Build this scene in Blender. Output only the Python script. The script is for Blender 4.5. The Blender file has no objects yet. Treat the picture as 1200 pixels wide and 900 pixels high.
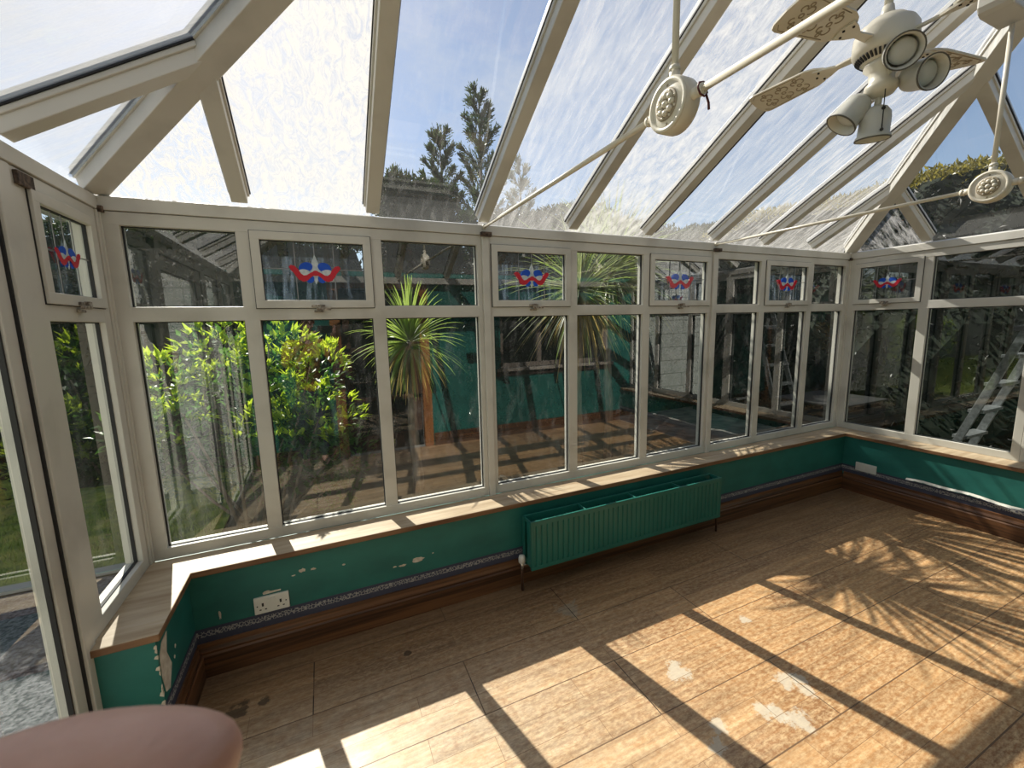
import bpy, bmesh, math, random
from mathutils import Vector, Matrix
random.seed(7)
R = math.radians
S = bpy.context.scene
C = S.collection

# ------------------------------------------------------------------ camera, sky, sun, exposure
CAM = Vector((0.77, -2.263, 1.522))
F_PX = 493.769
yaw, pit, rol = R(24.027), R(-8.265), R(-1.319)
FW = Vector((math.sin(yaw)*math.cos(pit), math.cos(yaw)*math.cos(pit), math.sin(pit)))
R0 = Vector((math.cos(yaw), -math.sin(yaw), 0)); U0 = R0.cross(FW)
RT = R0*math.cos(rol) + U0*math.sin(rol); UP = -R0*math.sin(rol) + U0*math.cos(rol)
cd = bpy.data.cameras.new('camera'); cam = bpy.data.objects.new('camera', cd); C.objects.link(cam)
cd.sensor_width = 36; cd.lens = F_PX/1200*36; cd.clip_start = 0.005; cd.clip_end = 200
cd.dof.use_dof = True; cd.dof.focus_distance = 2.8; cd.dof.aperture_fstop = 26
m = Matrix((RT, UP, -FW)).transposed().to_4x4(); m.translation = CAM
cam.matrix_world = m
S.camera = cam
S.view_settings.view_transform = 'Standard'; S.view_settings.look = 'None'
S.view_settings.gamma = 1; S.view_settings.use_curve_mapping = False
S.view_settings.exposure = 0.0

SUN_DIR = Vector((0.245, -1, -0.885)).normalized()
sl = bpy.data.lights.new('sun', 'SUN'); sl.energy = 9.6; sl.angle = R(0.5); sl.color = (1, .93, .82)
so = bpy.data.objects.new('sun', sl); C.objects.link(so)
so.rotation_euler = SUN_DIR.to_track_quat('-Z', 'Y').to_euler(); so.location = (0, 8, 8)

W = bpy.data.worlds.new('sky'); S.world = W; W.use_nodes = True
nt = W.node_tree; nt.nodes.clear()
def N(nt, t, **k):
    n = nt.nodes.new(t)
    for a, v in k.items():
        if a.startswith('i_'): n.inputs[a[2:].replace('_', ' ')].default_value = v
        else: setattr(n, a, v)
    return n
out = N(nt, 'ShaderNodeOutputWorld'); bg = N(nt, 'ShaderNodeBackground')
sky = N(nt, 'ShaderNodeTexSky', sky_type='NISHITA', sun_disc=False, sun_elevation=R(40.7), sun_rotation=R(-13.5), air_density=1.0, dust_density=0.6, ozone_density=2.0)
tc = N(nt, 'ShaderNodeTexCoord'); mp = N(nt, 'ShaderNodeMapping'); mp.inputs['Scale'].default_value = (1.2, 1.2, 2.6)
no = N(nt, 'ShaderNodeTexNoise'); no.inputs['Scale'].default_value = 2.2; no.inputs['Detail'].default_value = 8; no.inputs['Roughness'].default_value = .62
cr = N(nt, 'ShaderNodeValToRGB'); cr.color_ramp.elements[0].position = .50; cr.color_ramp.elements[1].position = .72
cr.color_ramp.elements[1].color = (.8, .8, .8, 1)
mx = N(nt, 'ShaderNodeMixRGB'); mx.inputs[2].default_value = (6.0, 6.2, 6.6, 1)
L = nt.links.new
L(tc.outputs['Generated'], mp.inputs[0]); L(mp.outputs[0], no.inputs['Vector']); L(no.outputs['Fac'], cr.inputs[0])
L(cr.outputs[0], mx.inputs[0]); L(sky.outputs[0], mx.inputs[1]); hz = N(nt, 'ShaderNodeMixRGB'); hz.inputs[0].default_value = .22; hz.inputs[2].default_value = (4.2, 4.5, 5.0, 1); L(mx.outputs[0], hz.inputs[1]); L(hz.outputs[0], bg.inputs[0])
bg.inputs[1].default_value = 0.135; L(bg.outputs[0], out.inputs[0])

# ------------------------------------------------------------------ materials
MATS = {}
def mat(name, col, rough=.5, metal=0, spec=.5):
    if name in MATS: return MATS[name]
    ma = bpy.data.materials.new(name); ma.use_nodes = True
    b = ma.node_tree.nodes['Principled BSDF']
    b.inputs['Base Color'].default_value = (*col, 1); b.inputs['Roughness'].default_value = rough
    b.inputs['Metallic'].default_value = metal; b.inputs['Specular IOR Level'].default_value = spec
    MATS[name] = ma; return ma
def noisy(name, c0, c1, scale=(8, 8, 8), rough=.5, bump=0, detail=5, lo=.35, hi=.65, nscale=1.0, spec=.5, c2=None, transl=None):
    """a procedural material: noise mixing two or three colours, optional bump"""
    ma = mat(name, c0, rough, 0, spec); nt = ma.node_tree; b = nt.nodes['Principled BSDF']; L = nt.links.new
    tc = N(nt, 'ShaderNodeTexCoord'); mp = N(nt, 'ShaderNodeMapping'); mp.inputs['Scale'].default_value = scale
    no = N(nt, 'ShaderNodeTexNoise'); no.inputs['Scale'].default_value = nscale; no.inputs['Detail'].default_value = detail
    cr = N(nt, 'ShaderNodeValToRGB'); e = cr.color_ramp.elements
    e[0].position = lo; e[0].color = (*c0, 1); e[1].position = hi; e[1].color = (*c1, 1)
    if c2: x = cr.color_ramp.elements.new(min(.99, hi+.12)); x.color = (*c2, 1)
    L(tc.outputs['Object'], mp.inputs[0]); L(mp.outputs[0], no.inputs['Vector']); L(no.outputs['Fac'], cr.inputs[0]); L(cr.outputs[0], b.inputs['Base Color'])
    if bump:
        bu = N(nt, 'ShaderNodeBump'); bu.inputs['Strength'].default_value = bump; bu.inputs['Distance'].default_value = .01
        L(no.outputs['Fac'], bu.inputs['Height']); L(bu.outputs[0], b.inputs['Normal'])
    return ma

UPVC = noisy('upvc', (.44, .42, .375), (.60, .58, .525), (3, 3, 3), .38, 0, 8, .28, .5)
UPVC_S = mat('upvc_cap', (.48, .48, .47), .4)
SEAL = mat('black_seal', (.018, .018, .02), .6)
GRIME = noisy('grime_metal', (.02, .012, .01), (.16, .11, .08), (60, 60, 60), .8)
TEAL = noisy('teal_paint', (.010, .118, .100), (.016, .155, .130), (5, 5, 9), .5, .05, 6)
TEAL_R = noisy('teal_radiator_paint', (.012, .128, .100), (.018, .155, .122), (4, 4, 4), .36)
PLASTER = noisy('bare_plaster', (.50, .42, .33), (.68, .62, .52), (30, 30, 30), .9)
DWOOD = noisy('dark_skirting_wood', (.045, .018, .008), (.17, .072, .028), (1.5, 30, 60), .4, .05)
DWOODX = noisy('dark_skirting_wood_side', (.045, .018, .008), (.17, .072, .028), (30, 1.5, 60), .4, .05)
SILLM = noisy('bleached_sill', (.32, .22, .13), (.52, .41, .28), (3, 24, 10), .5, .05, 8, .3, .62, c2=(.57, .47, .36))
SILLE = noisy('sill_edge_wood', (.12, .05, .02), (.25, .13, .06), (3, 10, 30), .5)
WHITEP = mat('white_plastic', (.72, .70, .63), .35)
CREAM = noisy('cream_enamel', (.66, .61, .50), (.74, .69, .58), (6, 6, 6), .35)
CREAMD = mat('cream_recess', (.34, .28, .19), .6)
DARK = mat('dark_recess', (.02, .018, .016), .7)
CHROME = mat('chrome', (.65, .65, .63), .25, 1)
BULB = mat('opal_bulb', (.62, .62, .58), .25)
STRING = mat('red_brown_cord', (.10, .02, .02), .7)

def floor_mat():
    ma = mat('worn_laminate', (.5, .3, .15), .42); nt = ma.node_tree; b = nt.nodes['Principled BSDF']; L = nt.links.new
    tc = N(nt, 'ShaderNodeTexCoord')
    def ramp(src, a, b_, ca, cb):
        c = N(nt, 'ShaderNodeValToRGB'); e = c.color_ramp.elements; e[0].position = a; e[1].position = b_
        e[0].color = (*ca, 1); e[1].color = (*cb, 1); L(src, c.inputs[0]); return c.outputs[0]
    def noise(scale, ns=1, det=6, rough=.6):
        mp = N(nt, 'ShaderNodeMapping'); mp.inputs['Scale'].default_value = scale; L(tc.outputs['Object'], mp.inputs[0])
        n = N(nt, 'ShaderNodeTexNoise'); n.inputs['Scale'].default_value = ns; n.inputs['Detail'].default_value = det; n.inputs['Roughness'].default_value = rough
        L(mp.outputs[0], n.inputs['Vector']); return n.outputs['Fac']
    def mixc(f, a, c, bt='MIX'):
        m_ = N(nt, 'ShaderNodeMixRGB', blend_type=bt)
        if isinstance(f, float): m_.inputs[0].default_value = f
        else: L(f, m_.inputs[0])
        for i, v in ((1, a), (2, c)):
            if isinstance(v, tuple): m_.inputs[i].default_value = (*v, 1)
            else: L(v, m_.inputs[i])
        return m_.outputs[0]
    br = N(nt, 'ShaderNodeTexBrick'); br.offset = .37; br.inputs['Scale'].default_value = 1
    br.inputs['Brick Width'].default_value = .62; br.inputs['Row Height'].default_value = .098; br.inputs['Mortar Size'].default_value = .0009
    br.inputs['Color1'].default_value = (0, 0, 0, 1); br.inputs['Color2'].default_value = (1, 1, 1, 1); br.inputs['Mortar'].default_value = (.5, .5, .5, 1); br.inputs['Bias'].default_value = 0
    L(tc.outputs['Object'], br.inputs['Vector'])
    br2 = N(nt, 'ShaderNodeTexBrick'); br2.offset = .5; br2.inputs['Scale'].default_value = 1
    br2.inputs['Brick Width'].default_value = 1.24; br2.inputs['Row Height'].default_value = .294; br2.inputs['Mortar Size'].default_value = .0022
    L(tc.outputs['Object'], br2.inputs['Vector'])
    pl = mixc(br.outputs['Color'], (.28, .125, .045), (.50, .27, .115))
    grain = ramp(noise((3, 46, 1), 1, 9, .65), .34, .68, (.68, .62, .56), (1.2, 1.18, 1.12))
    c = mixc(1.0, pl, grain, 'MULTIPLY')
    # mottled worn surface where the print has bleached off
    wear = ramp(noise((34, 75, 1), 1, 7, .75), .42, .64, (.05, .05, .05), (.80, .80, .80))
    c = mixc(wear, c, (.70, .50, .285))
    # bleaching, stronger at the left (door) end
    sx = N(nt, 'ShaderNodeSeparateXYZ'); L(tc.outputs['Object'], sx.inputs[0])
    mr = N(nt, 'ShaderNodeMapRange'); mr.inputs[1].default_value = .2; mr.inputs[2].default_value = 2.3; mr.inputs[3].default_value = .9; mr.inputs[4].default_value = 0; L(sx.outputs['X'], mr.inputs[0])
    mry = N(nt, 'ShaderNodeMapRange'); mry.inputs[1].default_value = -.35; mry.inputs[2].default_value = -.85; mry.inputs[3].default_value = 0; mry.inputs[4].default_value = 1; L(sx.outputs['Y'], mry.inputs[0])
    mm = N(nt, 'ShaderNodeMath', operation='MULTIPLY'); L(mr.outputs[0], mm.inputs[0]); L(mry.outputs[0], mm.inputs[1])
    bl = ramp(noise((16, 16, 1), 1, 6, .7), .32, .62, (.3, .3, .3), (1, 1, 1))
    mm2 = N(nt, 'ShaderNodeMath', operation='MULTIPLY'); L(mm.outputs[0], mm2.inputs[0]); L(bl, mm2.inputs[1])
    c = mixc(mm2.outputs[0], c, (.70, .61, .46))
    # shade below the windows painted into the boards, darkest at the skirting
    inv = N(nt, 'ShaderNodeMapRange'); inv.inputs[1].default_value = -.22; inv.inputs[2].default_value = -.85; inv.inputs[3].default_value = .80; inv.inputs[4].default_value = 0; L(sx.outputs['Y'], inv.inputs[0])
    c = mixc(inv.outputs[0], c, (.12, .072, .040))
    c = mixc(1.0, c, ramp(noise((2.2, 30, 1), 1, 10, .7), .36, .64, (.74, .71, .68), (1.22, 1.22, 1.22)), 'MULTIPLY')
    # blobs: worn-through pale spots and dark water stain
    def spot(x, y, r, k=.7):
        cb = N(nt, 'ShaderNodeCombineXYZ'); cb.inputs[0].default_value = x; cb.inputs[1].default_value = y
        nn = N(nt, 'ShaderNodeTexNoise'); nn.inputs['Scale'].default_value = 17; nn.inputs['Detail'].default_value = 8; nn.inputs['Roughness'].default_value = .75; L(tc.outputs['Object'], nn.inputs['Vector'])
        d = N(nt, 'ShaderNodeVectorMath', operation='DISTANCE'); L(tc.outputs['Object'], d.inputs[0]); L(cb.outputs[0], d.inputs[1])
        a = N(nt, 'ShaderNodeMath', operation='MULTIPLY_ADD'); L(nn.outputs['Fac'], a.inputs[0]); a.inputs[1].default_value = -r*5; a.inputs[2].default_value = r*2.5
        s = N(nt, 'ShaderNodeMath', operation='ADD'); L(d.outputs['Value'], s.inputs[0]); L(a.outputs[0], s.inputs[1])
        lt = N(nt, 'ShaderNodeMapRange'); lt.inputs[1].default_value = r*1.1; lt.inputs[2].default_value = r*.75; lt.inputs[3].default_value = 0; lt.inputs[4].default_value = k
        L(s.outputs[0], lt.inputs[0]); return lt.outputs[0]
    for x, y, r in ((2.222, -1.331, .035), (2.44, -1.285, .04), (2.47, -1.345, .035), (2.31, -1.42, .045), (2.02, -1.30, .03), (2.07, -1.05, .05), (2.62, -.95, .025), (2.5, -1.30, .03), (2.27, -1.36, .03), (1.95, -1.36, .03)):
        c = mixc(spot(x, y, r), c, (.60, .54, .44))
    c = mixc(spot(1.86, -.50, .06, .35), c, (.30, .32, .27))
    for x, y, r in ((.34, -.44, .04), (.43, -.43, .018), (1.02, -.43, .015), (.27, -.47, .035)):
        c = mixc(spot(x, y, r), c, (.02, .013, .01))
    c = mixc(br2.outputs['Fac'], c, (.05, .03, .02)); 
    c2 = mixc(br.outputs['Fac'], c, (.22, .12, .06)); L(c2, b.inputs['Base Color'])
    bu = N(nt, 'ShaderNodeBump'); bu.inputs['Strength'].default_value = .12; bu.inputs['Distance'].default_value = .004
    L(noise((6, 60, 1), 1, 6), bu.inputs['Height']); L(bu.outputs[0], b.inputs['Normal'])
    rr = ramp(noise((5, 20, 1), 1, 4), .3, .7, (.30, .30, .30), (.55, .55, .55)); L(rr, b.inputs['Roughness'])
    return ma
FLOOR = floor_mat()

def glass(name, dirt=.1, scale=(30, 3, 3), lo=.45, hi=.62, refl=1.7, tint=(.90, .94, .92), floor_=0.0, dcol=(.86, .86, .84), nscale=1.0, dist=.4):
    """thin clear pane: Schlick reflection, plus a film of dirt that scatters the light"""
    ma = bpy.data.materials.new(name); ma.use_nodes = True; nt = ma.node_tree; nt.nodes.clear(); L = nt.links.new
    out = N(nt, 'ShaderNodeOutputMaterial'); tr = N(nt, 'ShaderNodeBsdfTransparent'); tr.inputs[0].default_value = (*tint, 1)
    gl = N(nt, 'ShaderNodeBsdfGlossy'); gl.inputs['Roughness'].default_value = .0; gl.inputs[0].default_value = (1, 1, 1, 1)
    g = N(nt, 'ShaderNodeNewGeometry'); dt = N(nt, 'ShaderNodeVectorMath', operation='DOT_PRODUCT'); L(g.outputs['Incoming'], dt.inputs[0]); L(g.outputs['Normal'], dt.inputs[1])
    ab = N(nt, 'ShaderNodeMath', operation='ABSOLUTE'); L(dt.outputs['Value'], ab.inputs[0])
    om = N(nt, 'ShaderNodeMath', operation='SUBTRACT'); om.inputs[0].default_value = 1; L(ab.outputs[0], om.inputs[1])
    pw = N(nt, 'ShaderNodeMath', operation='POWER'); L(om.outputs[0], pw.inputs[0]); pw.inputs[1].default_value = 4.2
    ma_ = N(nt, 'ShaderNodeMath', operation='MULTIPLY_ADD'); L(pw.outputs[0], ma_.inputs[0]); ma_.inputs[1].default_value = .9; ma_.inputs[2].default_value = .043*refl
    ma_.use_clamp = True
    m1 = N(nt, 'ShaderNodeMixShader'); L(ma_.outputs[0], m1.inputs[0]); L(tr.outputs[0], m1.inputs[1]); L(gl.outputs[0], m1.inputs[2])
    tc = N(nt, 'ShaderNodeTexCoord'); mp = N(nt, 'ShaderNodeMapping'); mp.inputs['Scale'].default_value = scale; L(tc.outputs['Object'], mp.inputs[0])
    n1 = N(nt, 'ShaderNodeTexNoise'); n1.inputs['Scale'].default_value = nscale; n1.inputs['Detail'].default_value = 9; n1.inputs['Roughness'].default_value = .72; n1.inputs['Distortion'].default_value = dist
    L(mp.outputs[0], n1.inputs['Vector'])
    mr = N(nt, 'ShaderNodeMapRange'); mr.inputs[1].default_value = lo; mr.inputs[2].default_value = hi; mr.inputs[3].default_value = floor_; mr.inputs[4].default_value = dirt; L(n1.outputs['Fac'], mr.inputs[0])
    tl = N(nt, 'ShaderNodeBsdfTranslucent'); tl.inputs[0].default_value = (*dcol, 1)
    df = N(nt, 'ShaderNodeBsdfDiffuse'); df.inputs[0].default_value = (*dcol, 1)
    m2 = N(nt, 'ShaderNodeMixShader'); m2.inputs[0].default_value = .25; L(tl.outputs[0], m2.inputs[1]); L(df.outputs[0], m2.inputs[2])
    m3 = N(nt, 'ShaderNodeMixShader'); L(mr.outputs[0], m3.inputs[0]); L(m1.outputs[0], m3.inputs[1]); L(m2.outputs[0], m3.inputs[2])
    L(m3.outputs[0], out.inputs[0]); return ma
G_WALL = glass('window_glass', .035, (14, 14, 5), .5, .75, 3.7, floor_=.003)
G_DUSTY = glass('dusty_window_glass', .15, (85, 85, 85), .57, .70, 2.8, floor_=.012)
G_STREAK = glass('rain_streaked_glass', .055, (16, 16, 1.0), .50, .72, 3.4, floor_=.004)
G_OBS = glass('leaded_opener_glass', .16, (34, 34, 3), .5, .72, 3.4, floor_=.012, dcol=(.5, .66, .85))  # blue-white streaks put sky reflections into the film colour
G_LOW = glass('right_window_glass', .008, (14, 14, 5), .5, .75, 2.0, tint=(.52, .57, .56))

# ------------------------------------------------------------------ mesh helpers
I3 = lambda s, d, z: Vector((s, d, z))
def obj(name, bm, m_, parent=None, bevel=0, smooth=False):
    me = bpy.data.meshes.new(name)
    if isinstance(bm, tuple): me.from_pydata([tuple(v) for v in bm[0]], [], bm[1])
    else: bm.normal_update(); bm.to_mesh(me); bm.free()
    for x in (m_ if isinstance(m_, list) else [m_]): me.materials.append(x)
    o = bpy.data.objects.new(name, me); C.objects.link(o)
    if parent: o.parent = parent
    if bevel:
        b = o.modifiers.new('bevel', 'BEVEL'); b.width = bevel; b.segments = 2; b.limit_method = 'ANGLE'
    if smooth:
        for p in me.polygons: p.use_smooth = True
    return o
def empty(name, loc=(0, 0, 0), parent=None):
    o = bpy.data.objects.new(name, None); C.objects.link(o); o.location = loc; o.empty_display_size = .05
    if parent: o.parent = parent
    return o
def tag(o, label, cat, group=None, kind=None):
    if label: o['label'] = label
    if cat: o['category'] = cat
    if group: o['group'] = group
    if kind: o['kind'] = kind
    return o
def struct(o): o['kind'] = 'structure'; return o
def box(bm, a, b, T=I3, mi=0):
    (x0, y0, z0), (x1, y1, z1) = a, b
    vs = [bm.verts.new(T(x, y, z)) for x in (x0, x1) for y in (y0, y1) for z in (z0, z1)]
    fs = [bm.faces.new([vs[i] for i in q]) for q in ((0, 1, 3, 2), (4, 6, 7, 5), (0, 4, 5, 1), (2, 3, 7, 6), (0, 2, 6, 4), (1, 5, 7, 3))]
    for f in fs: f.material_index = mi
    bmesh.ops.recalc_face_normals(bm, faces=fs)
def basis(d):
    d = Vector(d).normalized(); a = Vector((0, 0, 1)) if abs(d.z) < .9 else Vector((1, 0, 0))
    u = d.cross(a).normalized(); return d, u, u.cross(d)
def tube(bm, pts, rad, seg=12, cap=True, mi=0):
    pts = [Vector(p) for p in pts]; n = len(pts); rad = rad if isinstance(rad, (list, tuple)) else [rad]*n
    rings = []; prev = None
    for i, p in enumerate(pts):
        d = (pts[min(i+1, n-1)]-pts[max(i-1, 0)]).normalized()
        if prev is None: _, u, v = basis(d)
        else:
            u = (prev - d*prev.dot(d)).normalized(); v = u.cross(d)
        prev = u
        rings.append([bm.verts.new(p+(u*math.cos(t)+v*math.sin(t))*rad[i]) for t in (2*math.pi*k/seg for k in range(seg))])
    fs = []
    for a, b in zip(rings, rings[1:]):
        for k in range(seg): fs.append(bm.faces.new((a[k], a[(k+1) % seg], b[(k+1) % seg], b[k])))
    if cap: fs.append(bm.faces.new(rings[0])); fs.append(bm.faces.new(rings[-1][::-1]))
    for f in fs: f.material_index = mi; f.smooth = True
    bmesh.ops.recalc_face_normals(bm, faces=fs)
def lathe(bm, prof, org, axis=(0, 0, 1), seg=32, mi=0, caps=True):
    """prof: (radius, height along axis)"""
    d, u, v = basis(axis); org = Vector(org); rings = []; fs = []
    for r, h in prof:
        rings.append([bm.verts.new(org+d*h+(u*math.cos(t)+v*math.sin(t))*max(r, .0004)) for t in (2*math.pi*k/seg for k in range(seg))])
    for a, b in zip(rings, rings[1:]):
        for k in range(seg): fs.append(bm.faces.new((a[k], a[(k+1) % seg], b[(k+1) % seg], b[k])))
    if caps: fs.append(bm.faces.new(rings[0])); fs.append(bm.faces.new(rings[-1][::-1]))
    for f in fs: f.material_index = mi; f.smooth = True
    bmesh.ops.recalc_face_normals(bm, faces=fs)
def prism(bm, poly, d0, d1, T, mi=0):
    """poly in (s, z), extruded from d0 to d1 across the wall"""
    a = [bm.verts.new(T(s, d0, z)) for s, z in poly]; b = [bm.verts.new(T(s, d1, z)) for s, z in poly]; n = len(poly)
    fs = [bm.faces.new(a), bm.faces.new(b[::-1])] + [bm.faces.new((a[i], a[(i+1) % n], b[(i+1) % n], b[i])) for i in range(n)]
    for f in fs: f.material_index = mi
    bmesh.ops.recalc_face_normals(bm, faces=fs)
def BM(): return bmesh.new()

# ------------------------------------------------------------------ room shell
LEN = 5.066; WID = 2.76; YB = -2.85
ZS, ZT, ZH = .50, 1.592, 2.0     # window board, transom centre, head of the frames
Z0, SL = 2.07, .58               # underside of the roof bars at the eaves and their slope
FX, FL = .165, .183               # dwarf wall face and board overhang
XR = LEN-FX
front = lambda s, d, z: Vector((s, d, z))             # long wall, d outwards
left = lambda s, d, z: Vector((-d, -s, z))            # s runs from the corner towards the camera
right = lambda s, d, z: Vector((LEN+d, -s, z))

b = BM(); box(b, (-.12, YB, -.12), (LEN+.12, .12, 0)); struct(obj('floor', b, FLOOR))
b = BM(); box(b, (-.10, -FX, 0), (LEN+.10, .08, .47)); struct(obj('wall_front', b, TEAL)); wf = C.objects['wall_front']
b = BM(); box(b, (-.10, -.56, 0), (FX, -FX-.001, .47)); wl = struct(obj('wall_left', b, TEAL))
b = BM(); box(b, (XR, YB, 0), (LEN+.10, -FX-.001, .47)); wr = struct(obj('wall_right', b, TEAL))

# outside faces of the dwarf walls, white block
BLOCK = noisy('white_painted_block', (.62, .62, .58), (.78, .78, .75), (9, 9, 9), .8, .25)
nt_ = BLOCK.node_tree; br = N(nt_, 'ShaderNodeTexBrick'); br.offset = .5
br.inputs['Scale'].default_value = 1; br.inputs['Brick Width'].default_value = .44; br.inputs['Row Height'].default_value = .215; br.inputs['Mortar Size'].default_value = .006
mp_ = N(nt_, 'ShaderNodeMapping'); mp_.inputs['Rotation'].default_value = (R(90), 0, 0); tc_ = N(nt_, 'ShaderNodeTexCoord')
nt_.links.new(tc_.outputs['Object'], mp_.inputs[0]); nt_.links.new(mp_.outputs[0], br.inputs['Vector'])
mm_ = N(nt_, 'ShaderNodeMixRGB'); bs_ = nt_.nodes['Principled BSDF']; src = bs_.inputs['Base Color'].links[0].from_socket
nt_.links.new(br.outputs['Fac'], mm_.inputs[0]); nt_.links.new(src, mm_.inputs[1]); mm_.inputs[2].default_value = (.33, .33, .31, 1); nt_.links.new(mm_.outputs[0], bs_.inputs['Base Color'])

# skirting with a moulded top, and the paper border above it
def skirting(name, T, s0, s1, m_, face):
    b = BM()
    prof = [(0, 0), (.022, 0), (.022, .10), (.016, .108), (.018, .118), (.010, .135), (.008, .153), (0, .155)]
    for i in range(len(prof)):
        pass
    a = [b.verts.new(T(s0, -face-d, z)) for d, z in prof]; c = [b.verts.new(T(s1, -face-d, z)) for d, z in prof]; n = len(prof)
    fs = [b.faces.new(a), b.faces.new(c[::-1])]+[b.faces.new((a[i], a[(i+1) % n], c[(i+1) % n], c[i])) for i in range(n)]
    bmesh.ops.recalc_face_normals(b, faces=fs)
    return struct(obj(name, b, m_))
skirting('baseboard_front', front, FX, XR, DWOOD, FX)
skirting('baseboard_left', left, FX+.022, .56, DWOODX, FX)
skirting('baseboard_right', right, FX+.022, -YB-.02, DWOODX, FX)
def border_mat():
    ma = mat('navy_scroll_border', (.03, .035, .07), .6); nt = ma.node_tree; b = nt.nodes['Principled BSDF']; L = nt.links.new
    tc = N(nt, 'ShaderNodeTexCoord'); vo = N(nt, 'ShaderNodeTexVoronoi', feature='DISTANCE_TO_EDGE'); vo.inputs['Scale'].default_value = 80
    L(tc.outputs['Object'], vo.inputs['Vector'])
    sx = N(nt, 'ShaderNodeSeparateXYZ'); L(tc.outputs['Object'], sx.inputs[0])
    cr = N(nt, 'ShaderNodeValToRGB'); e = cr.color_ramp.elements; e[0].position = .06; e[0].color = (1, 1, 1, 1); e[1].position = .14; e[1].color = (0, 0, 0, 1); L(vo.outputs['Distance'], cr.inputs[0])
    # scroll band only in the middle of the strip
    z1 = N(nt, 'ShaderNodeMath', operation='SUBTRACT'); L(sx.outputs['Z'], z1.inputs[0]); z1.inputs[1].default_value = .196
    z2 = N(nt, 'ShaderNodeMath', operation='ABSOLUTE'); L(z1.outputs[0], z2.inputs[0]); z3 = N(nt, 'ShaderNodeMath', operation='LESS_THAN'); L(z2.outputs[0], z3.inputs[0]); z3.inputs[1].default_value = .013
    z4 = N(nt, 'ShaderNodeMath', operation='MULTIPLY'); L(z3.outputs[0], z4.inputs[0]); L(cr.outputs[0], z4.inputs[1])
    mx = N(nt, 'ShaderNodeMixRGB'); L(z4.outputs[0], mx.inputs[0]); mx.inputs[1].default_value = (.045, .05, .085, 1); mx.inputs[2].default_value = (.34, .33, .31, 1); L(mx.outputs[0], b.inputs['Base Color'])
    return ma
BORD = border_mat()
b = BM(); box(b, (FX, -FX-.0015, .155), (XR, -FX, .222)); obj('wallpaper_border', b, BORD, wf)
b = BM(); box(b, (FX, -.56, .155), (FX+.0015, -FX-.002, .222)); obj('wallpaper_border', b, BORD, wl)
b = BM(); box(b, (XR-.0015, YB, .155), (XR, -FX-.002, .222)); obj('wallpaper_border', b, BORD, wr)
# the border lifts off the right wall in a curling white edge
b = BM(); pts = []
for i in range(30):
    t = i/29; pts.append(Vector((XR-.004-.012*math.sin(t*3)**2, -.62-1.5*t, .238+.012*math.sin(t*9)*(1-t)+.004*math.sin(t*31))))
for p, q in zip(pts, pts[1:]):
    vs = [b.verts.new(v) for v in (p, q, q+Vector((-.012, 0, -.016)), p+Vector((-.010, 0, -.014)))]; b.faces.new(vs)
tp = obj('torn_border_edge', b, WHITEP, wr); sm_ = tp.modifiers.new('s', 'SOLIDIFY'); sm_.thickness = .001

# flakes of missing paint
def flake(parent, T, s, z, w, h, face, seed, m_=PLASTER):
    rd = random.Random(seed); n = 13
    poly = [(s+w*.5*math.cos(t)*rd.uniform(.55, 1.1), z+h*.5*math.sin(t)*rd.uniform(.5, 1.1)) for t in (2*math.pi*k/n for k in range(n))]
    b = BM(); prism(b, poly, -face-.0012, -face, T); obj('peeled_patch', b, m_, parent)
for i, (s, z, w, h) in enumerate(((1.14, .300, .07, .030), (1.06, .287, .045, .014), (1.02, .290, .02, .010), (.60, .388, .035, .022), (.645, .383, .03, .012), (.56, .372, .02, .007), (.78, .368, .018, .010), (1.22, .315, .012, .008), (.26, .27, .014, .05))):
    flake(wf, front, s, z, w, h, FX, i)
poly = [(.545, .40), (.515, .43), (.46, .435), (.485, .37), (.455, .30), (.50, .235), (.535, .25), (.55, .32)]
b = BM(); prism(b, poly, -FX-.0015, -FX, left); obj('peeled_patch', b, PLASTER, wl)
b = BM()
rd = random.Random(3)
for k in range(26):
    z = .03+.0165*k+rd.uniform(-.004, .004); r_ = rd.uniform(.002, .011); h_ = rd.uniform(.006, .012)
    if rd.random() < .25: continue
    prism(b, [(FX+.0012, z-h_), (FX-r_, z-h_*.4), (FX-r_*.7, z+h_*.6), (FX+.0012, z+h_)], -.0012, 0, lambda s, d, z: Vector((s, -.56+d, z)))
    prism(b, [(-.5595, z-h_), (-.56+r_*.8, z), (-.5595, z+h_)], 0, .0012, lambda s, d, z: Vector((FX+d, s, z)))
obj('chipped_corner', b, PLASTER, wl)
for s, z in ((.42, .30), (.40, .33)): flake(wl, left, s, z, .014, .018, FX, int(s*100))
backf = lambda s, d, z: Vector((s, -.56-d, z))
b = BM(); prism(b, [(.11, .11), (.125, .09), (.14, .10), (.135, .125), (.12, .13)], -.0, .0012, backf); obj('peeled_patch', b, PLASTER, wl)

# window boards
b = BM()
poly = [(-.04, .0), (-.04, -.575), (FL, -.575), (FL, -FL), (LEN-FL, -FL), (LEN-FL, YB+.02), (LEN+.04, YB+.02), (LEN+.04, 0)]
a = [b.verts.new((x, y, .472)) for x, y in poly]; c = [b.verts.new((x, y, ZS)) for x, y in poly]; n = len(poly)
b.faces.new(c); b.faces.new(a[::-1])
for i in range(n):
    f = b.faces.new((a[i], a[(i+1) % n], c[(i+1) % n], c[i])); f.material_index = 1
bmesh.ops.recalc_face_normals(b, faces=b.faces)
o = obj('window_board', b, [SILLM, SILLE], None, .004)
tag(o, 'sun-bleached wooden window board running along the top of the green dwarf walls', 'windowsill')

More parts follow.
